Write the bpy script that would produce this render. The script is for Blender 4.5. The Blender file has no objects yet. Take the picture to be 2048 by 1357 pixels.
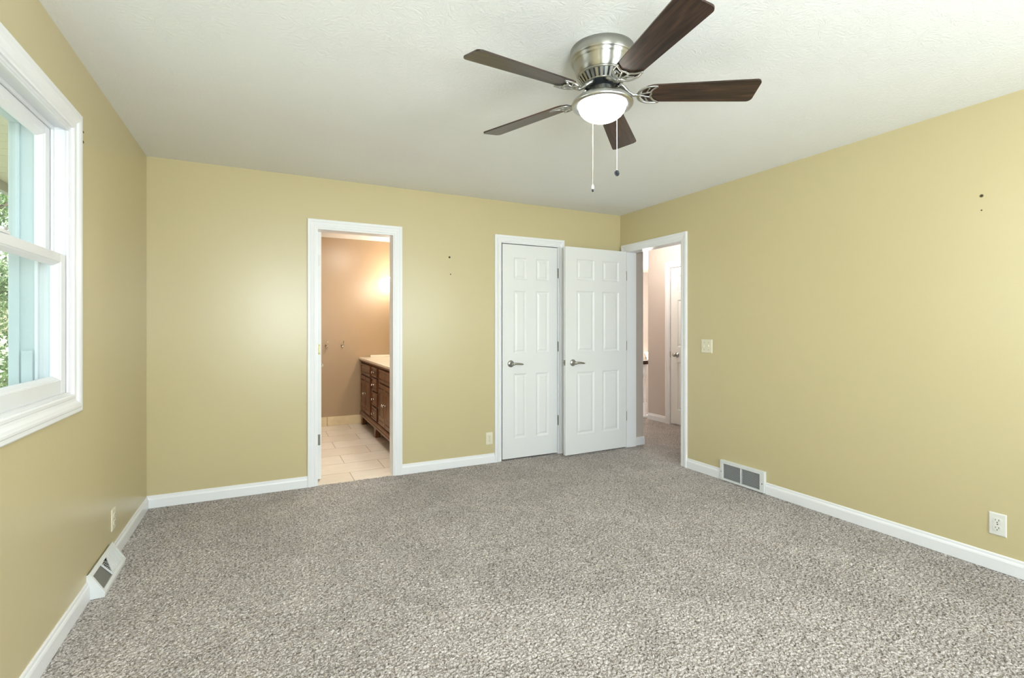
import bpy, bmesh, math, random
from mathutils import Vector, Matrix, noise as mnoise
PI = math.pi
sc = bpy.context.scene
C = sc.collection

# ---------------------------------------------------------------- camera
CAM_Z = 1.253
FPX, HORIZON = 990.0, 655.5
cam = bpy.data.cameras.new('camera')
cam.sensor_fit = 'HORIZONTAL'
cam.sensor_width = 36.0
cam.lens = 36.0 * FPX / 2048.0
cam.shift_y = (HORIZON - 678.5) / 2048.0
cam.clip_start = 0.02
camera = bpy.data.objects.new('camera', cam)
C.objects.link(camera)
camera.location = (0, 0, CAM_Z)
camera.rotation_euler = (PI / 2, 0, -math.atan(494.0 / FPX))
sc.camera = camera

# room numbers (metres): camera stands at the origin
XL, XR, YB, YF, H = -0.733, 3.378, 4.193, -0.72, 2.44
WT = 0.12                                    # wall thickness

# ---------------------------------------------------------------- view, sky, lights
sc.view_settings.view_transform = 'Standard'
sc.view_settings.look = 'None'
sc.view_settings.gamma = 1.0
sc.view_settings.use_curve_mapping = False
sc.view_settings.exposure = -0.07

world = bpy.data.worlds.new('sky')
sc.world = world
world.use_nodes = True
wn = world.node_tree
wn.nodes.clear()
w_out = wn.nodes.new('ShaderNodeOutputWorld')
w_bg = wn.nodes.new('ShaderNodeBackground')
w_sky = wn.nodes.new('ShaderNodeTexSky')
w_sky.sky_type = 'NISHITA'
w_sky.sun_disc = False
w_sky.sun_elevation = math.radians(50)
w_sky.sun_rotation = math.radians(10)
w_sky.air_density = 1.0
w_sky.dust_density = 3.0
w_bg.inputs['Strength'].default_value = 0.45
wn.links.new(w_sky.outputs[0], w_bg.inputs['Color'])
wn.links.new(w_bg.outputs[0], w_out.inputs['Surface'])


def area_light(name, loc, rot, sx, sy, power, color, spread=PI):
    l = bpy.data.lights.new(name, 'AREA')
    l.shape = 'RECTANGLE'
    l.size, l.size_y = sx, sy
    l.energy = power
    l.color = color
    l.spread = spread
    o = bpy.data.objects.new(name, l)
    C.objects.link(o)
    o.location = loc
    o.rotation_euler = rot
    return o


def point_light(name, loc, power, color, radius=0.05):
    l = bpy.data.lights.new(name, 'POINT')
    l.energy = power
    l.color = color
    l.shadow_soft_size = radius
    o = bpy.data.objects.new(name, l)
    C.objects.link(o)
    o.location = loc
    return o


sun = bpy.data.lights.new('sun', 'SUN')
sun.energy = 22.0
sun.angle = math.radians(0.6)
sun.color = (1.0, 0.95, 0.86)
sun_o = bpy.data.objects.new('sun', sun)
C.objects.link(sun_o)
sun_o.rotation_euler = Vector((-0.12, -0.72, -0.68)).to_track_quat('-Z', 'Y').to_euler()

# daylight coming in at the windows (one in the left wall, two in the wall behind the camera)
area_light('daylight_left_window', (-1.80, 1.95, 1.50), (0, -PI / 2, 0), 1.5, 2.1, 11, (0.93, 0.96, 1.0), math.radians(85))
area_light('daylight_front_window', (0.35, YF - 0.16, 1.5), (PI / 2, 0, 0), 1.1, 1.2, 132, (0.955, 0.968, 1.0))
area_light('daylight_front_window', (2.35, YF - 0.16, 1.5), (PI / 2, 0, 0), 1.4, 1.2, 84, (0.955, 0.968, 1.0))


# ---------------------------------------------------------------- materials
def lin(c):
    return tuple((v / 255 / 12.92) if v / 255 <= 0.04045 else ((v / 255 + 0.055) / 1.055) ** 2.4 for v in c)


def mat(name, rgb, rough=0.5, metal=0.0, spec=0.5, bump=None, coat=0.0, var=0.0):
    """a plain procedural surface; rgb is sRGB 0..255; bump = (scale, strength, distance); var = faint noise in the colour"""
    m = bpy.data.materials.new(name)
    m.use_nodes = True
    n, l = m.node_tree.nodes, m.node_tree.links
    b = n['Principled BSDF']
    c = lin(rgb)
    b.inputs['Base Color'].default_value = (*c, 1)
    b.inputs['Roughness'].default_value = rough
    b.inputs['Metallic'].default_value = metal
    b.inputs['Specular IOR Level'].default_value = spec
    b.inputs['Coat Weight'].default_value = coat
    tc = n.new('ShaderNodeTexCoord')
    if var:
        nz = n.new('ShaderNodeTexNoise')
        nz.inputs['Scale'].default_value = 6
        nz.inputs['Detail'].default_value = 6
        l.new(tc.outputs['Object'], nz.inputs['Vector'])
        mx = n.new('ShaderNodeMix')
        mx.data_type = 'RGBA'
        mx.inputs['A'].default_value = (*[v * (1 - var) for v in c], 1)
        mx.inputs['B'].default_value = (*[min(1, v * (1 + var)) for v in c], 1)
        l.new(nz.outputs['Fac'], mx.inputs['Factor'])
        l.new(mx.outputs['Result'], b.inputs['Base Color'])
    if bump:
        nz = n.new('ShaderNodeTexNoise')
        nz.inputs['Scale'].default_value = bump[0]
        nz.inputs['Detail'].default_value = 3
        l.new(tc.outputs['Object'], nz.inputs['Vector'])
        bp = n.new('ShaderNodeBump')
        bp.inputs['Strength'].default_value = bump[1]
        bp.inputs['Distance'].default_value = bump[2]
        l.new(nz.outputs['Fac'], bp.inputs['Height'])
        l.new(bp.outputs['Normal'], b.inputs['Normal'])
    return m


M_wall = mat('yellow_wall_paint', (203, 190, 148), 0.31, bump=(140, 0.08, 0.004), spec=0.6)
M_bathwall = mat('brown_wall_paint', (165, 139, 106), 0.31, bump=(90, 0.10, 0.004))
M_hallwall = mat('taupe_wall_paint', (200, 189, 181), 0.5, bump=(140, 0.1, 0.004))
M_trim = mat('white_trim_paint', (240, 241, 243), 0.35, bump=(30, 0.03, 0.002))
M_door = mat('white_door_paint', (234, 235, 234), 0.4, bump=(60, 0.05, 0.002))
M_vinyl = mat('white_window_vinyl', (233, 234, 236), 0.35)
M_ext = mat('pale_blue_exterior_paint', (194, 205, 208), 0.5)
M_plate = mat('ivory_plastic', (228, 222, 198), 0.35)
M_white_plate = mat('white_plastic', (226, 225, 218), 0.35)
M_black = mat('dark_slot', (28, 26, 24), 0.7)
M_gray = mat('grey_filter', (118, 118, 112), 0.8)
M_vent = mat('vent_enamel', (228, 230, 229), 0.4)
M_vent_shadow = mat('vent_duct_shade', (150, 154, 158), 0.8)  # grey with the shade behind the louvres put into it
M_nickel = mat('brushed_nickel', (178, 177, 170), 0.33, metal=1.0, bump=(260, 0.03, 0.001))
_n, _l = M_nickel.node_tree.nodes, M_nickel.node_tree.links
_t = _n.new('ShaderNodeTangent'); _t.direction_type = 'RADIAL'; _t.axis = 'Z'
_b = _n['Principled BSDF']
_l.new(_t.outputs[0], _b.inputs['Tangent'])
_b.inputs['Anisotropic'].default_value = 0.75
_b.inputs['Anisotropic Rotation'].default_value = 0.25
M_pewter = mat('satin_pewter', (188, 188, 184), 0.28, metal=1.0)
M_chrome = mat('polished_chrome', (215, 212, 205), 0.12, metal=1.0)
M_hinge = mat('satin_hinge_steel', (150, 146, 134), 0.35, metal=1.0)
M_brass = mat('aged_brass', (150, 140, 105), 0.4, metal=1.0)
M_dark = mat('dark_motor_metal', (52, 56, 62), 0.4, metal=0.7)
M_siding = mat('white_soffit_vinyl', (240, 240, 236), 0.6)
M_fascia = mat('grey_fascia', (196, 202, 212), 0.6)
M_marble = mat('cream_cultured_marble', (235, 224, 202), 0.15, var=0.12)
M_railwood = mat('dark_handrail_wood', (62, 36, 26), 0.6)
M_anchor = mat('olive_wall_anchor', (92, 84, 48), 0.5)
M_bark = mat('bark', (92, 76, 60), 0.9, bump=(20, 0.6, 0.02))
M_lawn = mat('lawn', (128, 132, 108), 0.95, var=0.35)
M_street = mat('pale_concrete', (196, 196, 192), 0.9, var=0.05)
M_bath_ceiling = mat('bath_ceiling_white', (240, 238, 232), 0.6)


def mat_ceiling():
    """white ceiling stamped with a crow's foot brush: streaks run out from the middle of every stamp"""
    m = bpy.data.materials.new('stomped_ceiling_plaster')
    m.use_nodes = True
    n, l = m.node_tree.nodes, m.node_tree.links
    b = n['Principled BSDF']
    b.inputs['Base Color'].default_value = (*lin((240, 241, 240)), 1)
    b.inputs['Roughness'].default_value = 0.75
    tc = n.new('ShaderNodeTexCoord')
    warp = n.new('ShaderNodeTexNoise')
    warp.inputs['Scale'].default_value = 9
    l.new(tc.outputs['Object'], warp.inputs['Vector'])
    vs = n.new('ShaderNodeVectorMath'); vs.operation = 'MULTIPLY_ADD'
    vs.inputs[1].default_value = (0.09, 0.09, 0)
    l.new(warp.outputs['Color'], vs.inputs[0])
    l.new(tc.outputs['Object'], vs.inputs[2])
    fl = n.new('ShaderNodeVectorMath'); fl.operation = 'MULTIPLY'
    fl.inputs[1].default_value = (1, 1, 0)
    l.new(vs.outputs[0], fl.inputs[0])
    vo = n.new('ShaderNodeTexVoronoi')
    vo.voronoi_dimensions = '2D'
    vo.inputs['Scale'].default_value = 7.5
    l.new(fl.outputs[0], vo.inputs['Vector'])
    sub = n.new('ShaderNodeVectorMath'); sub.operation = 'SUBTRACT'
    l.new(fl.outputs[0], sub.inputs[0])
    l.new(vo.outputs['Position'], sub.inputs[1])
    sp = n.new('ShaderNodeSeparateXYZ')
    l.new(sub.outputs[0], sp.inputs[0])
    at = n.new('ShaderNodeMath'); at.operation = 'ARCTAN2'
    l.new(sp.outputs['Y'], at.inputs[0]); l.new(sp.outputs['X'], at.inputs[1])
    ln = n.new('ShaderNodeVectorMath'); ln.operation = 'LENGTH'
    l.new(sub.outputs[0], ln.inputs[0])
    cb = n.new('ShaderNodeCombineXYZ')
    a5 = n.new('ShaderNodeMath'); a5.operation = 'MULTIPLY'; a5.inputs[1].default_value = 4.5
    l.new(at.outputs[0], a5.inputs[0])
    r5 = n.new('ShaderNodeMath'); r5.operation = 'MULTIPLY'; r5.inputs[1].default_value = 26
    l.new(ln.outputs['Value'], r5.inputs[0])
    l.new(a5.outputs[0], cb.inputs['X']); l.new(r5.outputs[0], cb.inputs['Y']); l.new(vo.outputs['Color'], cb.inputs['Z'])
    nz = n.new('ShaderNodeTexNoise')
    nz.inputs['Scale'].default_value = 1.6
    nz.inputs['Detail'].default_value = 3
    l.new(cb.outputs[0], nz.inputs['Vector'])
    fine = n.new('ShaderNodeTexNoise')
    fine.inputs['Scale'].default_value = 75
    fine.inputs['Detail'].default_value = 2
    l.new(tc.outputs['Object'], fine.inputs['Vector'])
    ad = n.new('ShaderNodeMath'); ad.operation = 'MULTIPLY_ADD'; ad.inputs[1].default_value = 0.6
    l.new(fine.outputs['Fac'], ad.inputs[0]); l.new(nz.outputs['Fac'], ad.inputs[2])
    bp = n.new('ShaderNodeBump')
    bp.inputs['Strength'].default_value = 0.30
    bp.inputs['Distance'].default_value = 0.008
    l.new(ad.outputs[0], bp.inputs['Height'])
    l.new(bp.outputs['Normal'], b.inputs['Normal'])
    return m


def mat_carpet():
    m = bpy.data.materials.new('speckled_frieze_carpet')
    m.use_nodes = True
    n, l = m.node_tree.nodes, m.node_tree.links
    b = n['Principled BSDF']
    b.inputs['Roughness'].default_value = 0.95
    b.inputs['Specular IOR Level'].default_value = 0.1
    tc = n.new('ShaderNodeTexCoord')
    tuft = n.new('ShaderNodeTexNoise')
    tuft.inputs['Scale'].default_value = 105
    tuft.inputs['Detail'].default_value = 3.5
    tuft.inputs['Roughness'].default_value = 0.68
    tuft.inputs['Distortion'].default_value = 0.9
    l.new(tc.outputs['Object'], tuft.inputs['Vector'])
    rp = n.new('ShaderNodeValToRGB')
    e = rp.color_ramp.elements
    e[0].position = 0.36; e[0].color = (*lin((108, 100, 93)), 1)
    e[1].position = 0.62; e[1].color = (*lin((212, 205, 200)), 1)
    k = e.new(0.44); k.color = (*lin((152, 144, 138)), 1)
    k = e.new(0.54); k.color = (*lin((184, 177, 171)), 1)
    l.new(tuft.outputs['Fac'], rp.inputs['Fac'])
    nap = n.new('ShaderNodeTexNoise')          # where the pile has been brushed one way or the other
    nap.inputs['Scale'].default_value = 1.7
    nap.inputs['Detail'].default_value = 5
    nap.inputs['Roughness'].default_value = 0.6
    nap.inputs['Distortion'].default_value = 1.2
    l.new(tc.outputs['Object'], nap.inputs['Vector'])
    mr = n.new('ShaderNodeMapRange')
    mr.inputs['From Min'].default_value = 0.3; mr.inputs['From Max'].default_value = 0.7
    mr.inputs['To Min'].default_value = 0.86; mr.inputs['To Max'].default_value = 1.1
    l.new(nap.outputs['Fac'], mr.inputs['Value'])
    mx = n.new('ShaderNodeVectorMath'); mx.operation = 'SCALE'
    l.new(rp.outputs['Color'], mx.inputs[0]); l.new(mr.outputs['Result'], mx.inputs['Scale'])
    l.new(mx.outputs[0], b.inputs['Base Color'])
    big = n.new('ShaderNodeTexNoise')          # tufts standing up as real relief
    big.inputs['Scale'].default_value = 78
    big.inputs['Detail'].default_value = 1.5
    l.new(tc.outputs['Object'], big.inputs['Vector'])
    dsp = n.new('ShaderNodeDisplacement')
    dsp.inputs['Midlevel'].default_value = 0.62
    dsp.inputs['Scale'].default_value = 0.016
    l.new(big.outputs['Fac'], dsp.inputs['Height'])
    l.new(dsp.outputs['Displacement'], n['Material Output'].inputs['Displacement'])
    m.displacement_method = 'BOTH'
    return m


def mat_tile(name, x0, y0, w, h, axes='XY', c1=(240, 230, 214), c2=(232, 219, 199), grout=(168, 156, 136)):
    m = bpy.data.materials.new(name)
    m.use_nodes = True
    n, l = m.node_tree.nodes, m.node_tree.links
    b = n['Principled BSDF']
    b.inputs['Roughness'].default_value = 0.3
    tc = n.new('ShaderNodeTexCoord')
    s = n.new('ShaderNodeSeparateXYZ'); l.new(tc.outputs['Object'], s.inputs[0])
    cb = n.new('ShaderNodeCombineXYZ')
    for i, (a, o) in enumerate(zip(axes, (x0, y0))):
        q = n.new('ShaderNodeMath'); q.operation = 'SUBTRACT'; q.inputs[1].default_value = o
        l.new(s.outputs[a], q.inputs[0]); l.new(q.outputs[0], cb.inputs[i])
    br = n.new('ShaderNodeTexBrick')
    br.inputs['Scale'].default_value = 1
    br.inputs['Mortar Size'].default_value = 0.0032
    br.inputs['Brick Width'].default_value = w
    br.inputs['Row Height'].default_value = h
    br.inputs['Bias'].default_value = 0
    br.inputs['Color1'].default_value = (*lin(c1), 1)
    br.inputs['Color2'].default_value = (*lin(c2), 1)
    br.inputs['Mortar'].default_value = (*lin(grout), 1)
    l.new(cb.outputs[0], br.inputs['Vector'])
    nz = n.new('ShaderNodeTexNoise'); nz.inputs['Scale'].default_value = 5; nz.inputs['Detail'].default_value = 8
    nz.inputs['Distortion'].default_value = 1.5
    mp = n.new('ShaderNodeMapping'); mp.inputs['Scale'].default_value = (1, 3, 3)
    l.new(tc.outputs['Object'], mp.inputs[0]); l.new(mp.outputs[0], nz.inputs['Vector'])
    mr = n.new('ShaderNodeMapRange')
    mr.inputs['To Min'].default_value = 0.82; mr.inputs['To Max'].default_value = 1.12
    l.new(nz.outputs['Fac'], mr.inputs['Value'])
    v = n.new('ShaderNodeVectorMath'); v.operation = 'SCALE'
    l.new(br.outputs['Color'], v.inputs[0]); l.new(mr.outputs['Result'], v.inputs['Scale'])
    l.new(v.outputs[0], b.inputs['Base Color'])
    return m


def mat_wood(name, dark, mid, light, rough, scale=(3, 55, 55), rnd=True, coat=0.0):
    m = bpy.data.materials.new(name)
    m.use_nodes = True
    n, l = m.node_tree.nodes, m.node_tree.links
    b = n['Principled BSDF']
    b.inputs['Roughness'].default_value = rough
    b.inputs['Coat Weight'].default_value = coat
    b.inputs['Coat Roughness'].default_value = 0.2
    tc = n.new('ShaderNodeTexCoord')
    mp = n.new('ShaderNodeMapping'); mp.inputs['Scale'].default_value = scale
    l.new(tc.outputs['Object'], mp.inputs[0])
    if rnd:
        oi = n.new('ShaderNodeObjectInfo')
        k = n.new('ShaderNodeMath'); k.operation = 'MULTIPLY'; k.inputs[1].default_value = 37
        l.new(oi.outputs['Random'], k.inputs[0]); l.new(k.outputs[0], mp.inputs['Location'])
    nz = n.new('ShaderNodeTexNoise'); nz.inputs['Scale'].default_value = 1.0; nz.inputs['Detail'].default_value = 5
    nz.inputs['Distortion'].default_value = 1.4
    l.new(mp.outputs[0], nz.inputs['Vector'])
    rp = n.new('ShaderNodeValToRGB')
    e = rp.color_ramp.elements
    e[0].position = 0.3; e[0].color = (*lin(dark), 1)
    e[1].position = 0.72; e[1].color = (*lin(light), 1)
    q = e.new(0.5); q.color = (*lin(mid), 1)
    l.new(nz.outputs['Fac'], rp.inputs['Fac'])
    l.new(rp.outputs['Color'], b.inputs['Base Color'])
    return m


def mat_emit(name, rgb, strength):
    m = bpy.data.materials.new(name)
    m.use_nodes = True
    b = m.node_tree.nodes['Principled BSDF']
    b.inputs['Base Color'].default_value = (0.9, 0.9, 0.88, 1)
    b.inputs['Roughness'].default_value = 0.25
    b.inputs['Emission Color'].default_value = (*lin(rgb), 1)
    b.inputs['Emission Strength'].default_value = strength
    return m


def mat_glass():
    m = bpy.data.materials.new('clear_window_glass')
    m.use_nodes = True
    n, l = m.node_tree.nodes, m.node_tree.links
    n.remove(n['Principled BSDF'])
    o = n['Material Output']
    t = n.new('ShaderNodeBsdfTransparent'); t.inputs['Color'].default_value = (0.93, 0.97, 0.97, 1)
    g = n.new('ShaderNodeBsdfGlossy'); g.inputs['Roughness'].default_value = 0.02
    lw = n.new('ShaderNodeLayerWeight')
    pw = n.new('ShaderNodeMath'); pw.operation = 'POWER'; pw.inputs[1].default_value = 5
    l.new(lw.outputs['Facing'], pw.inputs[0])
    f = n.new('ShaderNodeMath'); f.operation = 'MULTIPLY_ADD'; f.inputs[1].default_value = 0.5; f.inputs[2].default_value = 0.03
    l.new(pw.outputs[0], f.inputs[0])
    x = n.new('ShaderNodeMixShader')
    l.new(f.outputs[0], x.inputs[0]); l.new(t.outputs[0], x.inputs[1]); l.new(g.outputs[0], x.inputs[2])
    l.new(x.outputs[0], o.inputs['Surface'])
    return m


def mat_leaf(name, a, b_):
    m = bpy.data.materials.new(name)
    m.use_nodes = True
    n, l = m.node_tree.nodes, m.node_tree.links
    b = n['Principled BSDF']
    b.inputs['Roughness'].default_value = 0.5
    tc = n.new('ShaderNodeTexCoord')
    nz = n.new('ShaderNodeTexNoise'); nz.inputs['Scale'].default_value = 2.2
    l.new(tc.outputs['Object'], nz.inputs['Vector'])
    rp = n.new('ShaderNodeValToRGB')
    rp.color_ramp.elements[0].position = 0.35; rp.color_ramp.elements[0].color = (*lin(a), 1)
    rp.color_ramp.elements[1].position = 0.65; rp.color_ramp.elements[1].color = (*lin(b_), 1)
    l.new(nz.outputs['Fac'], rp.inputs['Fac'])
    l.new(rp.outputs['Color'], b.inputs['Base Color'])
    tr = n.new('ShaderNodeBsdfTranslucent')
    l.new(rp.outputs['Color'], tr.inputs['Color'])
    mx = n.new('ShaderNodeMixShader'); mx.inputs[0].default_value = 0.35
    l.new(b.outputs[0], mx.inputs[1]); l.new(tr.outputs[0], mx.inputs[2])
    l.new(mx.outputs[0], n['Material Output'].inputs['Surface'])
    return m


M_ceiling = mat_ceiling()
M_carpet = mat_carpet()
M_bathtile = mat_tile('cream_stone_floor_tile', 0.655, 4.46, 0.6, 0.316)
M_bathbase = mat_tile('tan_stone_base_tile', 0.41, -0.09, 0.592, 0.4, 'XZ', (226, 205, 162), (216, 193, 150), (150, 132, 100))
M_walnut = mat_wood('walnut_blade', (30, 22, 17), (54, 39, 30), (82, 58, 43), 0.34, (3, 42, 42), coat=0.25)
M_walnut.node_tree.nodes['Principled BSDF'].inputs['Specular IOR Level'].default_value = 0.35
M_vanity = mat_wood('cherry_vanity', (64, 34, 16), (102, 57, 28), (130, 78, 42), 0.32, (22, 22, 3), rnd=True)
M_bowl = mat_emit('lit_frosted_glass', (255, 248, 236), 34.0)
M_sconce = mat_emit('lit_amber_shade', (255, 251, 244), 52.0)
M_sconce_bright = mat_emit('lit_white_shade', (255, 251, 244), 130.0)
M_glass = mat_glass()
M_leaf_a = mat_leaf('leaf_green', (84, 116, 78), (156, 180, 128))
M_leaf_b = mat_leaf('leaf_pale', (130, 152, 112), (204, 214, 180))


# ---------------------------------------------------------------- mesh building
class MB:
    def __init__(self):
        self.v, self.f, self.s = [], [], []

    def add(self, verts, faces, smooth=False):
        o = len(self.v)
        self.v += [tuple(p) for p in verts]
        self.f += [tuple(i + o for i in f) for f in faces]
        self.s += [smooth] * len(faces)
        return self

    def box(self, x0, x1, y0, y1, z0, z1, bev=0.0, seg=2):
        if bev:
            bm = bmesh.new()
            bmesh.ops.create_cube(bm, size=1)
            for p in bm.verts:
                p.co = Vector(((x0 + x1) / 2 + p.co.x * (x1 - x0), (y0 + y1) / 2 + p.co.y * (y1 - y0), (z0 + z1) / 2 + p.co.z * (z1 - z0)))
            bmesh.ops.bevel(bm, geom=bm.edges[:], offset=bev, segments=seg, profile=0.5, affect='EDGES')
            bm.verts.index_update()
            self.add([p.co for p in bm.verts], [[p.index for p in f.verts] for f in bm.faces])
            bm.free()
            return self
        return self.add([(x0, y0, z0), (x1, y0, z0), (x1, y1, z0), (x0, y1, z0), (x0, y0, z1), (x1, y0, z1), (x1, y1, z1), (x0, y1, z1)],
                        [(0, 3, 2, 1), (4, 5, 6, 7), (0, 1, 5, 4), (1, 2, 6, 5), (2, 3, 7, 6), (3, 0, 4, 7)])

    def lathe(self, prof, mtx=None, n=32, cap=False):
        """prof = [(radius, z)...] turned about z"""
        mtx = mtx or Matrix()
        vs, fs = [], []
        for r, z in prof:
            for k in range(n):
                a = 2 * PI * k / n
                vs.append(mtx @ Vector((r * math.cos(a), r * math.sin(a), z)))
        for i in range(len(prof) - 1):
            for k in range(n):
                q = (k + 1) % n
                fs.append((i * n + k, i * n + q, (i + 1) * n + q, (i + 1) * n + k))
        if cap:
            fs.append(tuple(range(n))[::-1])
            fs.append(tuple((len(prof) - 1) * n + k for k in range(n)))
        return self.add(vs, fs, True)

    def tube(self, pts, rad, n=8, flat=1.0):
        """a tapered tube through pts; rad a number or list; flat squashes it along z"""
        pts = [Vector(p) for p in pts]
        rad = rad if isinstance(rad, (list, tuple)) else [rad] * len(pts)
        vs, fs = [], []
        for i, p in enumerate(pts):
            t = (pts[min(i + 1, len(pts) - 1)] - pts[max(i - 1, 0)]).normalized()
            up = Vector((0, 0, 1)) if abs(t.z) < 0.95 else Vector((1, 0, 0))
            s = t.cross(up).normalized(); u = s.cross(t).normalized()
            for k in range(n):
                a = 2 * PI * k / n
                vs.append(p + s * (math.cos(a) * rad[i]) + u * (math.sin(a) * rad[i] * flat))
        for i in range(len(pts) - 1):
            for k in range(n):
                q = (k + 1) % n
                fs.append((i * n + k, i * n + q, (i + 1) * n + q, (i + 1) * n + k))
        fs.append(tuple(range(n))[::-1]); fs.append(tuple((len(pts) - 1) * n + k for k in range(n)))
        return self.add(vs, fs, True)

    def prism(self, poly, fn, h0, h1):
        """polygon poly [(u, v)] carried by fn(u, v, h) from h0 to h1"""
        n = len(poly)
        vs = [fn(u, v, h0) for u, v in poly] + [fn(u, v, h1) for u, v in poly]
        return self.add(vs, [tuple(range(n))[::-1], tuple(range(n, 2 * n))] + [(i, (i + 1) % n, n + (i + 1) % n, n + i) for i in range(n)])

    def build(self, name, m, parent=None, world=False, sm=True):
        me = bpy.data.meshes.new(name)
        off = parent.location if (parent is not None and world) else Vector((0, 0, 0))
        me.from_pydata([tuple(Vector(p) - off) for p in self.v], [], self.f)
        if sm:
            for p, s in zip(me.polygons, self.s):
                p.use_smooth = s
        bm = bmesh.new(); bm.from_mesh(me)
        bmesh.ops.recalc_face_normals(bm, faces=bm.faces[:])
        bm.to_mesh(me); bm.free()
        me.materials.append(m)
        o = bpy.data.objects.new(name, me)
        C.objects.link(o)
        if parent is not None:
            o.parent = parent
        return o


def tag(o, label=None, cat=None, group=None, kind=None):
    if label: o['label'] = label
    if cat: o['category'] = cat
    if group: o['group'] = group
    if kind: o['kind'] = kind
    return o


def empty(name, loc, rz=0.0):
    o = bpy.data.objects.new(name, None)
    C.objects.link(o)
    o.location = loc
    o.rotation_euler = (0, 0, rz)
    o.empty_display_size = 0.1
    return o


def copy_tree(o, parent=None):
    c = o.copy()
    C.objects.link(c)
    c.parent = parent
    for ch in list(o.children):
        copy_tree(ch, c)
    return c


def struct(mb, name, m, label, cat):
    return tag(mb.build(name, m), label, cat, kind='structure')


on_back = lambda u, v, h: (u, YB - h, v)
on_right = lambda u, v, h: (XR - h, u, v)
on_left = lambda u, v, h: (XL + h, u, v)


def frame_of(mb, prof, fn, u0, u1, v0, v1, four=False):
    """mitred moulding round an opening; prof = closed loop of (distance outward from opening, height off the wall)"""
    n = len(prof)
    rings = []
    if four:
        cs = [(-1, -1), (-1, 1), (1, 1), (1, -1)]
        for su, sv in cs:
            rings.append([fn((u0 if su < 0 else u1) + su * d, (v0 if sv < 0 else v1) + sv * d, h) for d, h in prof])
    else:
        for su, sv in [(-1, 0), (-1, 1), (1, 1), (1, 0)]:
            rings.append([fn((u0 if su < 0 else u1) + su * d, (v1 + d) if sv else v0, h) for d, h in prof])
    vs = [p for r in rings for p in r]
    fs = []
    m = len(rings)
    for i in range(m if four else m - 1):
        j = (i + 1) % m
        for k in range(n):
            q = (k + 1) % n
            fs.append((i * n + k, i * n + q, j * n + q, j * n + k))
    if not four:
        fs.append(tuple(range(n))); fs.append(tuple((m - 1) * n + k for k in range(n))[::-1])
    mb.add(vs, fs)


def casing_profile(w):
    """colonial casing: thick outer edge, a bead and a cove towards the opening"""
    return [(0, -0.001), (0, 0.009), (0.004, 0.011), (0.012, 0.011), (0.016, 0.009), (0.024, 0.012), (w * 0.62, 0.016), (w * 0.70, 0.0195),
            (w - 0.004, 0.0195), (w, 0.017), (w, -0.001)]


# ---------------------------------------------------------------- the setting
# openings
BA0, BA1, BAH = 0.362, 0.980, 2.045          # bathroom doorway
CL0, CL1, CLH = 1.972, 2.605, 2.056          # closet doorway
EN0, EN1, ENH = 3.322, 4.098, 2.050          # entry doorway, in the right wall
WY0, WY1, WZ0, WZ1 = 1.52, 2.695, 0.972, 2.095   # window opening in the left wall

# floor: carpet of the bedroom runs on into the hall
mb = MB()
mb.box(XL - 0.15, 3.498, YF - 0.15, 4.2, -0.12, -0.010)
mb.box(XL, XR, YF, 0.70, -0.010, -0.002)
mb.box(3.498, 4.9, 0.9, 5.42, -0.12, 0.0)
mb.box(XR, 3.498, EN0, EN1, -0.010, 0.0)
floor = struct(mb, 'floor', M_carpet, 'grey brown speckled carpet covering bedroom and hallway', 'floor')


def pile_grid(o, x0, x1, y0, y1, step):
    """adds a fine grid to the carpet so that its tufts can stand up"""
    nx, ny = int((x1 - x0) / step) + 1, int((y1 - y0) / step) + 1
    bm = bmesh.new()
    bm.from_mesh(o.data)
    bmesh.ops.create_grid(bm, x_segments=nx, y_segments=ny, size=0.5,
                          matrix=Matrix.Translation(((x0 + x1) / 2, (y0 + y1) / 2, 0)) @ Matrix.Diagonal((x1 - x0, y1 - y0, 1, 1)))
    bm.to_mesh(o.data)
    bm.free()


pile_grid(floor, XL + 0.001, XR, 0.70, 4.2, 0.0048)
mb = MB(); mb.box(-0.6, 1.80, 4.2, 6.80, -0.12, 0.0)
struct(mb, 'floor_bathroom', M_bathtile, 'cream stone tile floor seen through bathroom doorway', 'floor')
mb = MB(); mb.box(1.80, 3.498, 4.2, 5.1, -0.12, 0.0)
struct(mb, 'floor_closet', M_carpet, 'carpet inside the closet behind the shut narrow door', 'floor')

mb = MB(); mb.box(XL - 0.15, XR + WT, YF - 0.15, YB + WT, H, H + 0.2)
struct(mb, 'ceiling', M_ceiling, 'white stomp textured bedroom ceiling', 'ceiling')
mb = MB(); mb.box(-0.6, 1.80, YB + WT, 6.80, 2.40, 2.64)
struct(mb, 'ceiling_bathroom', M_bath_ceiling, 'white ceiling of the bathroom', 'ceiling')
mb = MB(); mb.box(1.80, 3.498, YB + WT, 5.1, H, H + 0.2)
struct(mb, 'ceiling_closet', M_trim, 'ceiling inside the closet', 'ceiling')
mb = MB(); mb.box(XR + WT, 9.0, 0.9, 9.0, H, H + 0.2)
struct(mb, 'ceiling_hall', M_bath_ceiling, 'white ceiling of hallway and stairwell', 'ceiling')

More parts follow.
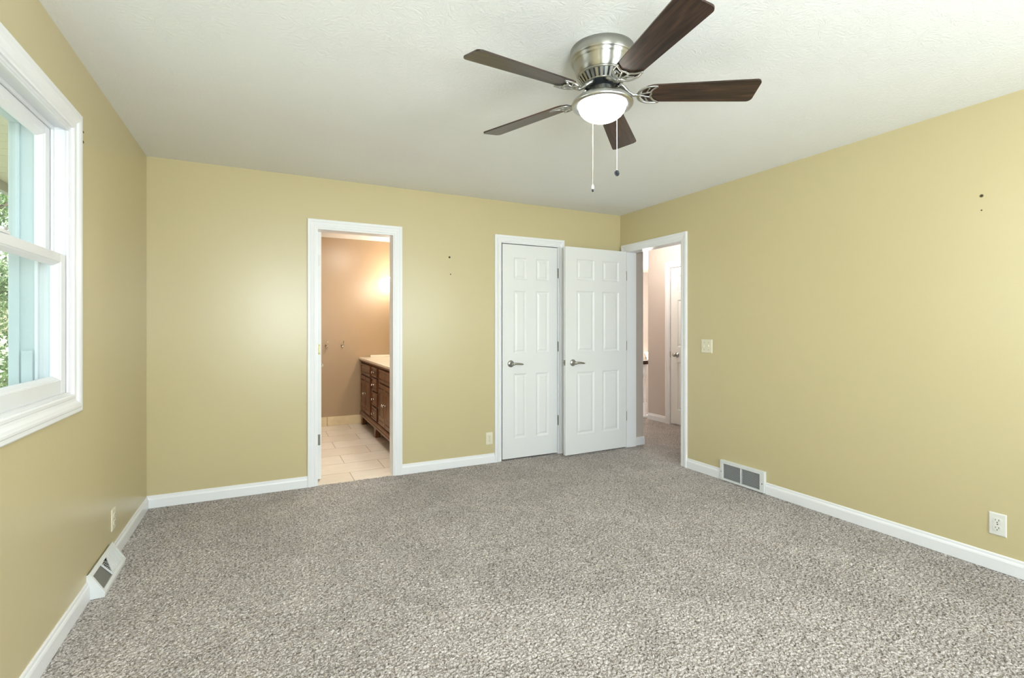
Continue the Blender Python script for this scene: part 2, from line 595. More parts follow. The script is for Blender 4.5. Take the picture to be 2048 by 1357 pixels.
mb = MB()
for x0, x1, z0, z1 in [(XL - 0.15, BA0, 0, H), (BA0, BA1, BAH, H), (BA1, CL0, 0, H), (CL0, CL1, CLH, H), (CL1, XR + WT, 0, H)]:
    mb.box(x0, x1, YB, YB + WT - 0.01, z0, z1)
struct(mb, 'wall_back', M_wall, 'yellow beige painted wall holding bathroom and closet doorways', 'wall')
mb = MB()
for x0, x1, z0, z1 in [(-0.6, BA0, 0, H), (BA0, BA1, BAH, H), (BA1, 1.80, 0, H)]:
    mb.box(x0, x1, YB + WT - 0.01, YB + WT, z0, z1)
mb.box(-0.6, 1.80, 6.682, 6.80, 0, H)
mb.box(1.665, 1.80, YB + WT, 6.682, 0, H)
mb.box(-0.72, -0.6, YB + WT, 6.80, 0, H)
struct(mb, 'wall_bathroom', M_bathwall, 'glossy brown painted walls of the bathroom', 'wall')
mb = MB()
mb.box(1.80, 3.498, 5.1, 5.2, 0, H)
struct(mb, 'wall_closet', M_trim, 'wall inside the closet', 'wall')

mb = MB()
for y0, y1, z0, z1 in [(YF - 0.15, EN0, 0, H), (EN0, EN1, ENH, H), (EN1, YB, 0, H)]:
    mb.box(XR, XR + WT - 0.01, y0, y1, z0, z1)
struct(mb, 'wall_right', M_wall, 'yellow beige painted wall with entry doorway and light switch', 'wall')
mb = MB()
for y0, y1, z0, z1 in [(0.9, EN0, 0, H), (EN0, EN1, ENH, H)]:
    mb.box(XR + WT - 0.01, XR + WT, y0, y1, z0, z1)
mb.box(XR + WT - 0.01, 3.632, 4.126, 9.0, 0, H)
struct(mb, 'wall_hall_near', M_hallwall, 'shaded taupe hallway wall just beyond entry doorway', 'wall')
HX = 4.705
mb = MB()
mb.box(HX, HX + 0.12, 4.84, 5.245, 0, H)
mb.box(HX, HX + 0.12, 0.9, 4.05, 0, H)
mb.box(HX, HX + 0.12, 4.05, 4.84, 2.04, H)
mb.box(3.498, 4.9, 0.8, 0.9, 0, H)
struct(mb, 'wall_hall_far', M_hallwall, 'pinkish taupe hallway wall beside the far white door', 'wall')
mb = MB()
mb.box(3.4, 9.0, 8.3, 8.42, -1.5, H)
mb.box(9.0, 9.1, 4.0, 8.42, -1.5, H)
mb.box(4.82, 9.0, 3.9, 4.0, -1.5, H)
mb.box(3.498, 9.1, 5.42, 8.42, -1.6, -1.5)
mb.box(3.50, 3.63, 5.42, 8.3, -1.5, 0)
mb.box(3.5, 4.9, 5.40, 5.42, -1.5, -0.12)
struct(mb, 'wall_stairwell', M_hallwall, 'pale stairwell wall beyond the railing', 'wall')

mb = MB()
TL = 0.15
for y0, y1, z0, z1 in [(YF - 0.15, WY0, 0, H), (WY0, WY1, 0, WZ0), (WY0, WY1, WZ1, H), (WY1, YB, 0, H)]:
    mb.box(XL - TL, XL, y0, y1, z0, z1)
struct(mb, 'wall_left', M_wall, 'yellow beige painted wall with the double hung window', 'wall')
mb = MB()
fw = [(-0.2, 0.9), (1.65, 3.05)]
xs = XL
for a, b in fw:
    mb.box(xs, a, YF - TL, YF, 0, H)
    mb.box(a, b, YF - TL, YF, 0, 0.9); mb.box(a, b, YF - TL, YF, 2.1, H)
    xs = b
mb.box(xs, XR, YF - TL, YF, 0, H)
struct(mb, 'wall_front', M_wall, 'yellow beige wall behind the camera', 'wall')

# baseboards: flat board with a stepped, rounded top
BB = [(0, 0), (0.0135, 0), (0.0135, 0.058), (0.011, 0.066), (0.0075, 0.071), (0.0065, 0.082), (0.004, 0.086), (0, 0.086)]


def base_run(mb, fn, a, b):
    n = len(BB)
    mb.add([fn(u, z, h) for u in (a, b) for h, z in BB],
           [tuple(range(n))[::-1], tuple(range(n, 2 * n))] + [(i, (i + 1) % n, n + (i + 1) % n, n + i) for i in range(n)])


CW = 0.064
mb = MB()
for a, b in [(XL, BA0 - CW), (BA1 + CW, CL0 - CW + 0.003), (CL1 + CW - 0.003, XR)]:
    base_run(mb, on_back, a, b)
struct(mb, 'baseboard_back', M_trim, 'white baseboard along the wall with the bathroom doorway', 'baseboard')
mb = MB()
for a, b in [(YF, 2.478), (2.886, EN0 - CW)]:
    base_run(mb, on_right, a, b)
struct(mb, 'baseboard_right', M_trim, 'white baseboard along the wall with the light switch', 'baseboard')
mb = MB()
for a, b in [(YF, 2.898), (3.287, YB - 0.0135)]:
    base_run(mb, on_left, a, b)
struct(mb, 'baseboard_left', M_trim, 'white baseboard under the window wall', 'baseboard')
mb = MB()
base_run(mb, lambda u, v, h: (u, 4.126 - h, v), 3.50, 3.632)
base_run(mb, lambda u, v, h: (3.632 + h, u, v), 4.113, 5.3)
struct(mb, 'baseboard_hall_near', M_trim, 'short white baseboard wrapping hallway corner beside the open door', 'baseboard')
mb = MB()
base_run(mb, lambda u, v, h: (HX - h, u, v), 4.905, 5.245)
base_run(mb, lambda u, v, h: (HX - h, u, v), 0.9, 3.985)
struct(mb, 'baseboard_hall_far', M_trim, 'white baseboard left of the far hallway door', 'baseboard')
mb = MB(); mb.box(-0.6, 1.126, 6.672, 6.682, 0, 0.115, 0.002)
struct(mb, 'baseboard_bathroom', M_bathbase, 'tan stone tile baseboard in the bathroom', 'baseboard')


# door trims: casing on the room side, jamb lining, stop
def doorway_trim(name, fn, u0, u1, v1, depth, label, stop=None, cw=CW, foot=0.0, jt=0.012):
    mb = MB()
    frame_of(mb, casing_profile(cw), fn, u0, u1, foot, v1)
    def bx(a, b, c, d, h0, h1):
        mb.prism([(a, c), (b, c), (b, d), (a, d)], fn, h0, h1)
    bx(u0 - 0.001, u0 + jt, 0, v1, -depth, 0.004)
    bx(u1 - jt, u1 + 0.001, 0, v1, -depth, 0.004)
    bx(u0 + jt, u1 - jt, v1 - jt, v1 + 0.001, -depth, 0.004)
    if stop:
        s0, s1 = stop
        bx(u0 + jt, u0 + jt + 0.010, 0, v1 - jt, s0, s1)
        bx(u1 - jt - 0.010, u1 - jt, 0, v1 - jt, s0, s1)
        bx(u0 + jt, u1 - jt, v1 - jt - 0.010, v1 - jt, s0, s1)
    return tag(mb.build(name, M_trim), label, 'door trim', kind='structure')


doorway_trim('trim_1', on_back, BA0, BA1, BAH, WT + 0.004, 'white casing around the bathroom doorway')
doorway_trim('trim_2', on_back, CL0, CL1, CLH, WT, 'white casing around the shut closet door', jt=0.008)
doorway_trim('trim_3', on_right, EN0, EN1, ENH, WT + 0.004, 'white casing around the entry doorway')
doorway_trim('trim_4', lambda u, v, h: (HX - h, u, v), 4.05, 4.84, 2.04, 0.12, 'white casing around the far hallway door', stop=(-0.075, -0.045))


# ---------------------------------------------------------------- doors
def leaf_mesh(w, h, t, panels):
    """six-panel moulded leaf: local x 0..w, front face at y=0 looking to -y, back at y=t, z 0..h"""
    mb = MB()
    xs = sorted({0, w, *[p for q in panels for p in q[:2]]})
    zs = sorted({0, h, *[p for q in panels for p in q[2:]]})
    for side in (0, 1):
        Y = lambda d: d if side == 0 else t - d
        for i in range(len(xs) - 1):
            for k in range(len(zs) - 1):
                cx_, cz_ = (xs[i] + xs[i + 1]) / 2, (zs[k] + zs[k + 1]) / 2
                if any(a < cx_ < b and c < cz_ < d for a, b, c, d in panels):
                    continue
                mb.add([(xs[i], Y(0), zs[k]), (xs[i + 1], Y(0), zs[k]), (xs[i + 1], Y(0), zs[k + 1]), (xs[i], Y(0), zs[k + 1])], [(0, 1, 2, 3)])
        for a, b, c, d in panels:
            prev = None
            for ins, dep in [(0, 0), (0.005, 0.0035), (0.011, 0.0075), (0.016, 0.0085), (0.020, 0.0085), (0.036, 0.0025), (0.038, 0.0022)]:
                ring = [(a + ins, Y(dep), c + ins), (b - ins, Y(dep), c + ins), (b - ins, Y(dep), d - ins), (a + ins, Y(dep), d - ins)]
                if prev:
                    mb.add(prev + ring, [(q, (q + 1) % 4, 4 + (q + 1) % 4, 4 + q) for q in range(4)])
                prev = ring
            mb.add(prev, [(0, 1, 2, 3)])
    mb.add([(0, 0, 0), (w, 0, 0), (w, t, 0), (0, t, 0), (0, 0, h), (w, 0, h), (w, t, h), (0, t, h)],
           [(0, 3, 2, 1), (4, 5, 6, 7), (1, 2, 6, 5), (3, 0, 4, 7)])
    return mb


def lever(parent, x, z, face, sgn, side=-1):
    """satin lever set on the leaf: face = local y of the surface, side = -1 front / +1 back; the lever runs towards +x * sgn"""
    root = MB()
    m = Matrix.Translation((x, face, z)) @ Matrix.Rotation(PI / 2 if side < 0 else -PI / 2, 4, 'X')
    root.lathe([(0.0, 0.0), (0.033, 0.0), (0.033, 0.004), (0.030, 0.008), (0.022, 0.011), (0.0145, 0.014), (0.0125, 0.020), (0.0125, 0.044), (0.015, 0.048), (0.014, 0.058), (0.0, 0.060)], m, 28)
    y = face + side * 0.050
    root.tube([(x - sgn * 0.006, y, z), (x + sgn * 0.012, y - side * -0.002, z + 0.001), (x + sgn * 0.04, y + side * 0.004, z + 0.003), (x + sgn * 0.075, y + side * 0.002, z - 0.001),
               (x + sgn * 0.10, y - side * 0.001, z - 0.005), (x + sgn * 0.112, y - side * 0.003, z - 0.006)], [0.011, 0.0125, 0.0105, 0.009, 0.0075, 0.004], 12)
    return root.build('lever_handle', M_pewter, parent)


def hinge(parent, x, y, z, leaf=None):
    """knuckle of a butt hinge standing at x, y, plus its visible leaf as a box"""
    mb = MB()
    for k in range(5):
        z0 = z - 0.044 + k * 0.0178
        mb.lathe([(0.0, z0), (0.0055, z0), (0.0055, z0 + 0.0165), (0.0, z0 + 0.0165)], Matrix.Translation((x, y, 0)), 12)
    mb.lathe([(0.0, 0.045), (0.0045, 0.0455), (0.005, 0.049), (0.0, 0.051)], Matrix.Translation((x, y, z)), 12)
    mb.lathe([(0.0, -0.051), (0.005, -0.048), (0.0045, -0.0445), (0.0, -0.0445)], Matrix.Translation((x, y, z)), 12)
    if leaf:
        mb.box(*leaf)
    return mb.build('hinge', M_hinge, parent)


HZ = (1.79, 1.065, 0.335)

# closet door: shut, hinged on its right
d = tag(empty('door_1', (1.991, YB - 0.004, 0.014)), 'shut narrow white six panel closet door with lever on its left', 'door', kind='structure')
W1 = 0.602
leaf_mesh(W1, 2.026, 0.035, [(a, b, c - 0.014, e - 0.014) for a, b in ((0.118, 0.256), (0.360, 0.504)) for c, e in ((0.20, 0.813), (1.006, 1.604), (1.710, 1.917))]).build('door_leaf', M_door, d)
lever(d, 0.086, 0.896, 0.0, 1)
for z in HZ:
    hinge(d, W1 + 0.004, -0.005, z - 0.014)
mb = MB(); mb.box(-0.007, 0.0, 0.004, 0.03, 0.880, 0.912, 0.002)
mb.build('latch', M_hinge, d)

# entry door: swung open in front of the back wall
ang = math.atan2(4.066 - 4.040, 3.352 - 2.593)
d = tag(empty('door_2', (2.593, 4.040, 0.016), ang), 'white six panel entry door standing open against yellow wall beside the closet', 'door', kind='structure')
W2 = 0.762
leaf_mesh(W2, 2.022, 0.035, [(a, b, c - 0.016, e - 0.016) for a, b in ((0.133, 0.347), (0.452, 0.662)) for c, e in ((0.204, 0.818), (1.013, 1.612), (1.720, 1.924))]).build('door_leaf', M_door, d)
lever(d, 0.085, 0.894, 0.0, 1)
lever(d, 0.085, 0.894, 0.035, 1, 1)
for z in HZ:
    hinge(d, W2 + 0.006, 0.006, z - 0.016)
mb = MB()
mb.box(-0.0015, 0.0015, 0.005, 0.030, 0.868, 0.922, 0.0007)
mb.box(-0.011, 0.0, 0.011, 0.024, 0.886, 0.904, 0.002)
mb.build('latch', M_hinge, d)

# bathroom door: swung into the bathroom, its hinge edge towards the room
d = tag(empty('door_3', (0.412, YB + WT + 0.008, 0.014), math.radians(90.0)), 'white bathroom door swung inward seen edge on with three hinge leaves', 'door', kind='structure')
leaf_mesh(0.61, 2.02, 0.036, [(a, b, c, e) for a, b in ((0.105, 0.250), (0.355, 0.500)) for c, e in ((0.19, 0.80), (0.99, 1.59), (1.70, 1.90))]).build('door_leaf', M_door, d)
lever(d, 0.535, 0.896, 0.0, -1)
for z, hm in ((1.80, M_white_plate), (1.075, M_brass), (0.335, M_hinge)):
    mb = MB()
    mb.prism([(0.008, z - 0.058), (0.029, z - 0.058), (0.034, z - 0.052), (0.034, z + 0.024), (0.029, z + 0.030), (0.008, z + 0.030)], lambda u, v, h: (-h, u, v), 0, 0.0022)
    for k, (yy, dz) in enumerate(((0.016, 0.018), (0.027, -0.014), (0.016, -0.046))):
        mb.lathe([(0.0, 0.0034), (0.003, 0.003), (0.0042, 0.002)], Matrix.Translation((0, yy, z + dz)) @ Matrix.Rotation(-PI / 2, 4, 'Y'), 10)
    mb.build('hinge', hm, d)

# hallway door: shut, only its left half in sight
d = tag(empty('door_4', (HX - 0.004, 4.062, 0.02)), 'white six panel door at far side of hallway seen through entry doorway', 'door', kind='structure')
W4 = 0.754
mbl = leaf_mesh(W4, 2.0, 0.035, [(a, b, c - 0.02, e - 0.02) for a, b in ((0.115, 0.325), (0.430, 0.640)) for c, e in ((0.20, 0.813), (1.006, 1.604), (1.710, 1.917))])
mbl.v = [(y, W4 - x, z) for x, y, z in mbl.v]
mbl.build('door_leaf', M_door, d)
mb = MB()
m = Matrix.Translation((0, W4 - 0.112, 0.885)) @ Matrix.Rotation(-PI / 2, 4, 'Y')
mb.lathe([(0, 0), (0.033, 0), (0.032, 0.005), (0.016, 0.012), (0.0125, 0.02), (0.0125, 0.035), (0.022, 0.042), (0.0265, 0.052), (0.024, 0.062), (0.012, 0.068), (0, 0.069)], m, 28)
mb.build('door_knob', M_pewter, d)
mb = MB(); mb.box(-0.004, 0.0, W4, W4 + 0.012, 0.845, 0.925)
mb.build('strike_plate', M_hinge, d)


# ---------------------------------------------------------------- window
w = tag(empty('window_1', (XL, WY1, WZ0)), 'white double hung window in left wall with trees outside', 'window', kind='structure')
mb = MB()
prof = [(0, -0.001), (0, 0.010), (0.006, 0.013), (0.016, 0.013), (0.020, 0.0105), (0.030, 0.0125), (0.040, 0.019), (0.052, 0.0225), (0.060, 0.0225), (0.064, 0.020), (0.078, 0.0205), (0.083, 0.017), (0.083, -0.001)]
frame_of(mb, prof, on_left, WY0, WY1, WZ0, WZ1, True)
mb.build('casing', M_trim, w, True)
mb = MB()                                    # vinyl frame lining the opening with its tracks


def lwin(mb, y0, y1, z0, z1, h0, h1, bev=0.0):
    mb.box(XL + h0, XL + h1, y0, y1, z0, z1, bev)


for h0, h1, tk in [(-0.150, 0.002, 0.010), (-0.008, 0.0, 0.020), (-0.056, -0.048, 0.026), (-0.105, -0.095, 0.030)]:
    lwin(mb, WY0, WY0 + tk, WZ0, WZ1, h0, h1); lwin(mb, WY1 - tk, WY1, WZ0, WZ1, h0, h1)
    lwin(mb, WY0 + tk, WY1 - tk, WZ1 - tk, WZ1, h0, h1); lwin(mb, WY0 + tk, WY1 - tk, WZ0, WZ0 + min(tk, 0.012), h0, h1)
mb.build('window_frame', M_vinyl, w, True)


def sash(name, z0, z1, h0, h1, st, top, bot, mtl):
    """stiles and rails with a sloping glazing bead; glass in the middle"""
    y0, y1 = WY0 + 0.012, WY1 - 0.012
    mb = MB()
    lwin(mb, y0, y0 + st, z0, z1, h0, h1, 0.003); lwin(mb, y1 - st, y1, z0, z1, h0, h1, 0.003)
    lwin(mb, y0 + st - 0.004, y1 - st + 0.004, z1 - top, z1, h0 + 0.001, h1 - 0.001, 0.003)
    lwin(mb, y0 + st - 0.004, y1 - st + 0.004, z0, z0 + bot, h0 + 0.001, h1 - 0.001, 0.003)
    b = 0.016
    frame_of(mb, [(0.002, h0 + 0.006), (0.002, h1 - 0.004), (-0.004, h1 - 0.006), (-b, h1 - 0.022), (-b, h0 + 0.006)], on_left, y0 + st, y1 - st, z0 + bot, z1 - top, True)
    s = mb.build(name, mtl, w, True)
    g = MB(); lwin(g, y0 + st - 0.002, y1 - st + 0.002, z0 + bot - 0.002, z1 - top + 0.002, (h0 + h1) / 2 - 0.009, (h0 + h1) / 2 - 0.005)
    gl = g.build('glass_pane', M_glass, s)
    off = s.parent.location
    for p in gl.data.vertices:
        p.co -= off
    return s


sash('lower_sash', WZ0 + 0.006, 1.555, -0.046, -0.010, 0.058, 0.036, 0.062, M_vinyl)
sash('upper_sash', 1.522, WZ1 - 0.012, -0.094, -0.058, 0.060, 0.048, 0.036, M_vinyl)
mb = MB(); mb.box(XL - 0.032, XL - 0.008, 2.05, 2.17, 1.555, 1.566, 0.002); mb.tube([(XL - 0.02, 2.11, 1.568), (XL - 0.012, 2.15, 1.572)], 0.006)
mb.build('sash_lock', M_vinyl, w, True)
mb = MB()
lwin(mb, WY1 - 0.030, WY1 + 0.05, WZ0 - 0.06, WZ1 + 0.06, -0.185, -0.151, 0.003)
lwin(mb, WY1 - 0.022, WY1 - 0.009, WZ0, WZ1, -0.152, -0.106)
lwin(mb, WY0 - 0.05, WY0 + 0.030, WZ0 - 0.06, WZ1 + 0.06, -0.185, -0.151, 0.003)
lwin(mb, WY0 + 0.03, WY1 - 0.03, WZ1 - 0.02, WZ1 + 0.05, -0.184, -0.152, 0.003)
lwin(mb, WY0 + 0.03, WY1 - 0.03, WZ0 - 0.05, WZ0 + 0.014, -0.184, -0.152, 0.003)
mb.build('exterior_trim', M_ext, w, True)
mb = MB(); lwin(mb, WY1 - 0.046, WY1 - 0.031, WZ0 + 0.012, 1.16, -0.140, -0.107)
mb.build('screen_track_block', M_ext, w, True)

# windows in the wall behind the camera
for i, (a, b) in enumerate(fw):
    wf = tag(empty('window_%d' % (i + 2), (a, YF, 0.9)), ('narrow' if i == 0 else 'wide') + ' white window in the wall behind the camera', 'window', kind='structure')
    mb = MB()
    frame_of(mb, prof, lambda u, v, h: (u, YF + h, v), a, b, 0.9, 2.1, True)
    frame_of(mb, [(0, -0.15), (0, 0), (-0.05, 0), (-0.05, -0.15)], lambda u, v, h: (u, YF + h, v), a, b, 0.9, 2.1, True)
    mb.box(a, b, YF - 0.06, YF - 0.03, 1.48, 1.52)
    mb.build('window_frame', M_vinyl, wf, True)
    mb = MB(); mb.box(a + 0.05, b - 0.05, YF - 0.05, YF - 0.046, 0.95, 2.05)
    mb.build('glass_pane', M_glass, wf, True)

# ---------------------------------------------------------------- ceiling fan
FX, FY = 1.2957, 1.7292
fan = tag(empty('ceiling_fan', (FX, FY, H)), 'brushed nickel ceiling fan with five dark walnut blades and lit bowl light', 'ceiling fan')
mb = MB()
mb.lathe([(0.0, 0.0), (0.1355, 0.0), (0.1355, -0.040), (0.1335, -0.044), (0.1290, -0.046), (0.1290, -0.050), (0.1265, -0.053), (0.1265, -0.056), (0.1215, -0.058), (0.1215, -0.062),
          (0.1190, -0.065), (0.1160, -0.088), (0.1090, -0.108), (0.1070, -0.110), (0.100, -0.110)], None, 64)
mb.build('motor_housing', M_nickel, fan)
mb = MB()                                   # slotted flange under the housing
mb.lathe([(0.106, -0.109), (0.1075, -0.112), (0.106, -0.115), (0.100, -0.116)], None, 64)
mb.lathe([(0.079, -0.142), (0.0815, -0.144), (0.078, -0.147), (0.072, -0.146)], None, 64)
for k in range(30):
    a0, a1 = 2 * PI * k / 30, 2 * PI * (k + 0.58) / 30
    P = lambda r, z, a: (r * math.cos(a), r * math.sin(a), z)
    mb.add([P(0.104, -0.113, a0), P(0.104, -0.113, a1), P(0.080, -0.145, a1), P(0.080, -0.145, a0), P(0.100, -0.113, a0), P(0.100, -0.113, a1), P(0.076, -0.143, a1), P(0.076, -0.143, a0)],
           [(0, 1, 2, 3), (4, 7, 6, 5), (0, 4, 5, 1), (1, 5, 6, 2), (2, 6, 7, 3), (3, 7, 4, 0)])
mb.build('vent_ring', M_nickel, fan)
mb = MB()
mb.lathe([(0.098, -0.108), (0.098, -0.116), (0.074, -0.143), (0.070, -0.150), (0.058, -0.152), (0.055, -0.160), (0.0, -0.160)], None, 48)
mb.build('motor_hub', M_dark, fan)
mb = MB()
mb.lathe([(0.0, -0.160), (0.047, -0.160), (0.049, -0.163), (0.049, -0.190), (0.051, -0.193), (0.051, -0.197)], None, 40)
mb.build('switch_housing', M_nickel, fan)
mb = MB()
mb.lathe([(0.048, -0.192), (0.062, -0.195), (0.080, -0.198), (0.100, -0.203), (0.117, -0.211), (0.127, -0.220), (0.1305, -0.228), (0.1305, -0.233), (0.127, -0.238), (0.121, -0.240),
          (0.112, -0.240), (0.103, -0.239), (0.098, -0.235), (0.06, -0.2)], None, 64)
mb.build('light_fitter', M_pewter, fan)
mb = MB()
R0, DZ = 0.101, 0.066
mb.lathe([(R0 * math.cos(t * PI / 2 / 12) if t < 12 else 0.0, -0.236 - DZ * math.sin(t * PI / 2 / 12)) for t in range(13)], None, 48)
mb.build('glass_bowl', M_bowl, fan)

# one blade in its own frame: x runs outwards, the blade pitched about x
r0, r1 = 0.168, 0.646
up, lo = [], []
N = 26
for k in range(N + 1):
    x = r0 + (r1 - r0) * k / N
    s = (x - r0) / (r1 - r0)
    hw = 0.049 + 0.018 * s
    if x - r0 < 0.055:
        q = 1 - (x - r0) / 0.055
        hw *= math.sqrt(max(0, 1 - q * q)) * 0.55 + 0.45
    if r1 - x < 0.022:
        q = 1 - (r1 - x) / 0.022
        hw -= 0.022 * (1 - math.sqrt(max(0, 1 - q * q)))
    up.append((x, hw)); lo.append((x, -hw))
xs_extra = [(r1 - 0.022 * (1 - math.sin(a)), a) for a in (0.3, 0.6, 0.9, 1.2, 1.4)]
for x, a in xs_extra:
    s = (x - r0) / (r1 - r0); hw = 0.049 + 0.018 * s - 0.022 * (1 - math.cos(a))
    up.append((x, hw)); lo.append((x, -hw))
up.sort(); lo.sort()
poly = up + lo[::-1]
PITCH, ZB = math.radians(-13), -0.188
pm = Matrix.Translation((0, 0, ZB)) @ Matrix.Rotation(PITCH, 4, 'X')
bm_ = MB(); bm_.prism(poly, lambda u, v, h: pm @ Vector((u, v, h)), 0, 0.0065)
A0 = math.radians(186.2)
blade = bm_.build('blade', M_walnut, fan)
blade.rotation_euler = (0, 0.026, A0)         # two of the blades sag a little
ir = MB()                                    # pierced crescent bracket under the blade


def strap(pts, rad, fl=0.6):
    # smooth the polyline a little
    P_ = [Vector((x, y, -0.005)) for x, y in pts]
    out = []
    for i in range(len(P_) - 1):
        a = P_[max(i - 1, 0)]; b = P_[i]; c = P_[i + 1]; e = P_[min(i + 2, len(P_) - 1)]
        for t in (0, 0.25, 0.5, 0.75):
            out.append(0.5 * ((2 * b) + (c - a) * t + (2 * a - 5 * b + 4 * c - e) * t * t + (3 * b - a - 3 * c + e) * t ** 3))
    out.append(P_[-1])
    n = len(out)
    rr = [rad[0] + (rad[1] - rad[0]) * i / (n - 1) for i in range(n)] if isinstance(rad, tuple) else [rad] * n
    ir.tube([pm @ p for p in out], rr, 8, fl)


strap([(0.150, 0.002), (0.158, 0.026), (0.178, 0.043), (0.208, 0.052), (0.246, 0.050)], (0.0075, 0.004))
strap([(0.150, -0.002), (0.158, -0.026), (0.176, -0.042), (0.200, -0.050), (0.226, -0.050)], (0.0075, 0.004))
strap([(0.246, 0.050), (0.222, 0.034), (0.208, 0.016), (0.204, 0.006), (0.207, -0.003)], 0.0045)
strap([(0.226, -0.050), (0.210, -0.034), (0.203, -0.018), (0.207, -0.003)], 0.0045)
strap([(0.150, 0.0), (0.176, 0.007), (0.207, 0.016)], 0.0045)
strap([(0.160, -0.004), (0.182, -0.010), (0.204, -0.016)], 0.0045)
strap([(0.182, 0.008), (0.190, 0.026), (0.200, 0.040)], 0.0035)
strap([(0.182, -0.010), (0.188, -0.026), (0.192, -0.040)], 0.0035)
ir.tube([(0.060, 0, -0.150), (0.078, 0, -0.152), (0.094, 0.0, -0.160), (0.112, 0.0, -0.180), (0.132, 0, -0.193), (0.156, 0, ZB - 0.005)], [0.011, 0.014, 0.013, 0.0105, 0.009, 0.010], 10, 0.7)
ir.tube([(0.070, -0.020, -0.150), (0.086, -0.014, -0.158), (0.100, -0.006, -0.170), (0.112, 0, -0.180)], [0.008, 0.007, 0.006, 0.005], 8)
ir.tube([(0.070, 0.020, -0.150), (0.086, 0.014, -0.158), (0.100, 0.006, -0.170), (0.112, 0, -0.180)], [0.008, 0.007, 0.006, 0.005], 8)
iron = ir.build('blade_iron', M_pewter, blade)
for k in range(1, 5):
    b2 = copy_tree(blade, fan)
    b2.rotation_euler = (0, (0.018, 0, 0, 0)[k - 1], A0 - k * math.radians(72) + math.radians((0, 0, 0, 1.8)[k - 1]))

Rv = Vector((math.cos(math.atan(494 / FPX)), -math.sin(math.atan(494 / FPX)), 0))
Fv = Vector((-Rv.y, Rv.x, 0))
for lat, dep, zend, kind in ((-0.021, 0.120, 1.899, 'bell'), (0.082, 0.088, 1.960, 'disc')):
    p = Rv * lat + Fv * dep
    z1, z0 = zend - H, -0.236
    mb = MB()
    mb.tube([(p.x, p.y, z0), (p.x, p.y, (z0 + z1) / 2), (p.x, p.y, z1)], 0.0014, 6)
    nb = int((z0 - z1) / 0.0062)
    for q in range(nb):
        zz = z0 + (z1 - z0) * q / nb
        mb.lathe([(0.0005, 0.0024), (0.0021, 0.0010), (0.0021, -0.0010), (0.0005, -0.0024)], Matrix.Translation((p.x, p.y, zz)), 6)
    ch = mb.build('pull_chain', M_chrome, fan)
    mb = MB()
    if kind == 'bell':
        mb.lathe([(0, 0.004), (0.003, 0.002), (0.0055, -0.006), (0.0065, -0.014), (0.0055, -0.018), (0.0, -0.019)], Matrix.Translation((p.x, p.y, z1)), 16)
        mb.build('pull_bell', M_white_plate, ch)
        mb = MB(); mb.lathe([(0, -0.017), (0.0045, -0.019), (0.005, -0.026), (0.003, -0.030), (0, -0.031)], Matrix.Translation((p.x, p.y, z1)), 16)
        mb.build('pull_tip', M_dark, ch)
    else:
        mm = Matrix.Translation((p.x, p.y, z1 - 0.016)) @ Matrix.Rotation(-math.atan(494 / FPX) + 0.5, 4, 'Z') @ Matrix.Rotation(PI / 2, 4, 'X')
        mb.lathe([(0, -0.003), (0.011, -0.003), (0.0135, -0.001), (0.0135, 0.001), (0.011, 0.003), (0.008, 0.0015), (0, 0.0015)], mm, 24)
        mb.build('pull_disc', M_dark, ch)
        mb = MB(); mb.lathe([(0, 0.004), (0.003, 0.002), (0.004, -0.003), (0, -0.005)], Matrix.Translation((p.x, p.y, z1)), 12)
        mb.build('pull_cap', M_chrome, ch)


# ---------------------------------------------------------------- outlets, switch, registers, anchors
def outlet(name, fn, u, v, mtl, label):
    e = tag(empty(name, fn(u, v, 0)), label, 'outlet', 'wall outlets')
    mb = MB()
    hw, hh = 0.035, 0.0575
    prof = [(0, 0), (0, 0.003), (0.003, 0.0055), (0.007, 0.0062)]
    prev = None
    for ins, h in prof:
        ring = [fn(u + a * (hw - ins), v + b * (hh - ins), h) for a, b in ((-1, -1), (1, -1), (1, 1), (-1, 1))]
        if prev: mb.add(prev + ring, [(q, (q + 1) % 4, 4 + (q + 1) % 4, 4 + q) for q in range(4)])
        prev = ring
    mb.add(prev, [(0, 1, 2, 3)])
    mb.build('cover_plate', mtl, e, True)
    for s in (1, -1):
        cv = v + s * 0.0195
        mb = MB()
        pl = []
        for k in range(28):
            a = 2 * PI * k / 28
            pl.append((u + 0.0172 * math.cos(a), cv + max(-0.0125, min(0.0125, 0.0172 * math.sin(a)))))
        mb.prism(pl, fn, 0.0055, 0.0088)
        r = mb.build('receptacle', mtl, e, True)
        mb = MB()
        for du, w_, h_ in ((-0.0065, 0.0011, 0.0045), (0.0065, 0.0011, 0.0036)):
            mb.prism([(u + du - w_, cv + 0.003 - h_), (u + du + w_, cv + 0.003 - h_), (u + du + w_, cv + 0.003 + h_), (u + du - w_, cv + 0.003 + h_)], fn, 0.0085, 0.0091)
        mb.prism([(u + 0.0026 * math.cos(t * PI / 5), cv - 0.008 + 0.0026 * math.sin(t * PI / 5)) for t in range(10)], fn, 0.0085, 0.0091)
        sl = mb.build('slots', M_black, r)
        for p in sl.data.vertices: p.co -= e.location
    mb = MB(); mb.prism([(u + 0.003 * math.cos(t * PI / 6), v + 0.003 * math.sin(t * PI / 6)) for t in range(12)], fn, 0.006, 0.0075)
    mb.build('screw', M_hinge, e, True)
    return e


outlet('wall_outlet', on_right, 1.164, 0.239, M_white_plate, 'white duplex outlet low on the right wall above baseboard')
outlet('wall_outlet', on_back, 1.857, 0.226, M_plate, 'ivory duplex outlet low on back wall beside the closet door')
outlet('wall_outlet', on_left, 3.345, 0.222, M_plate, 'ivory outlet near the corner above the angled floor register')

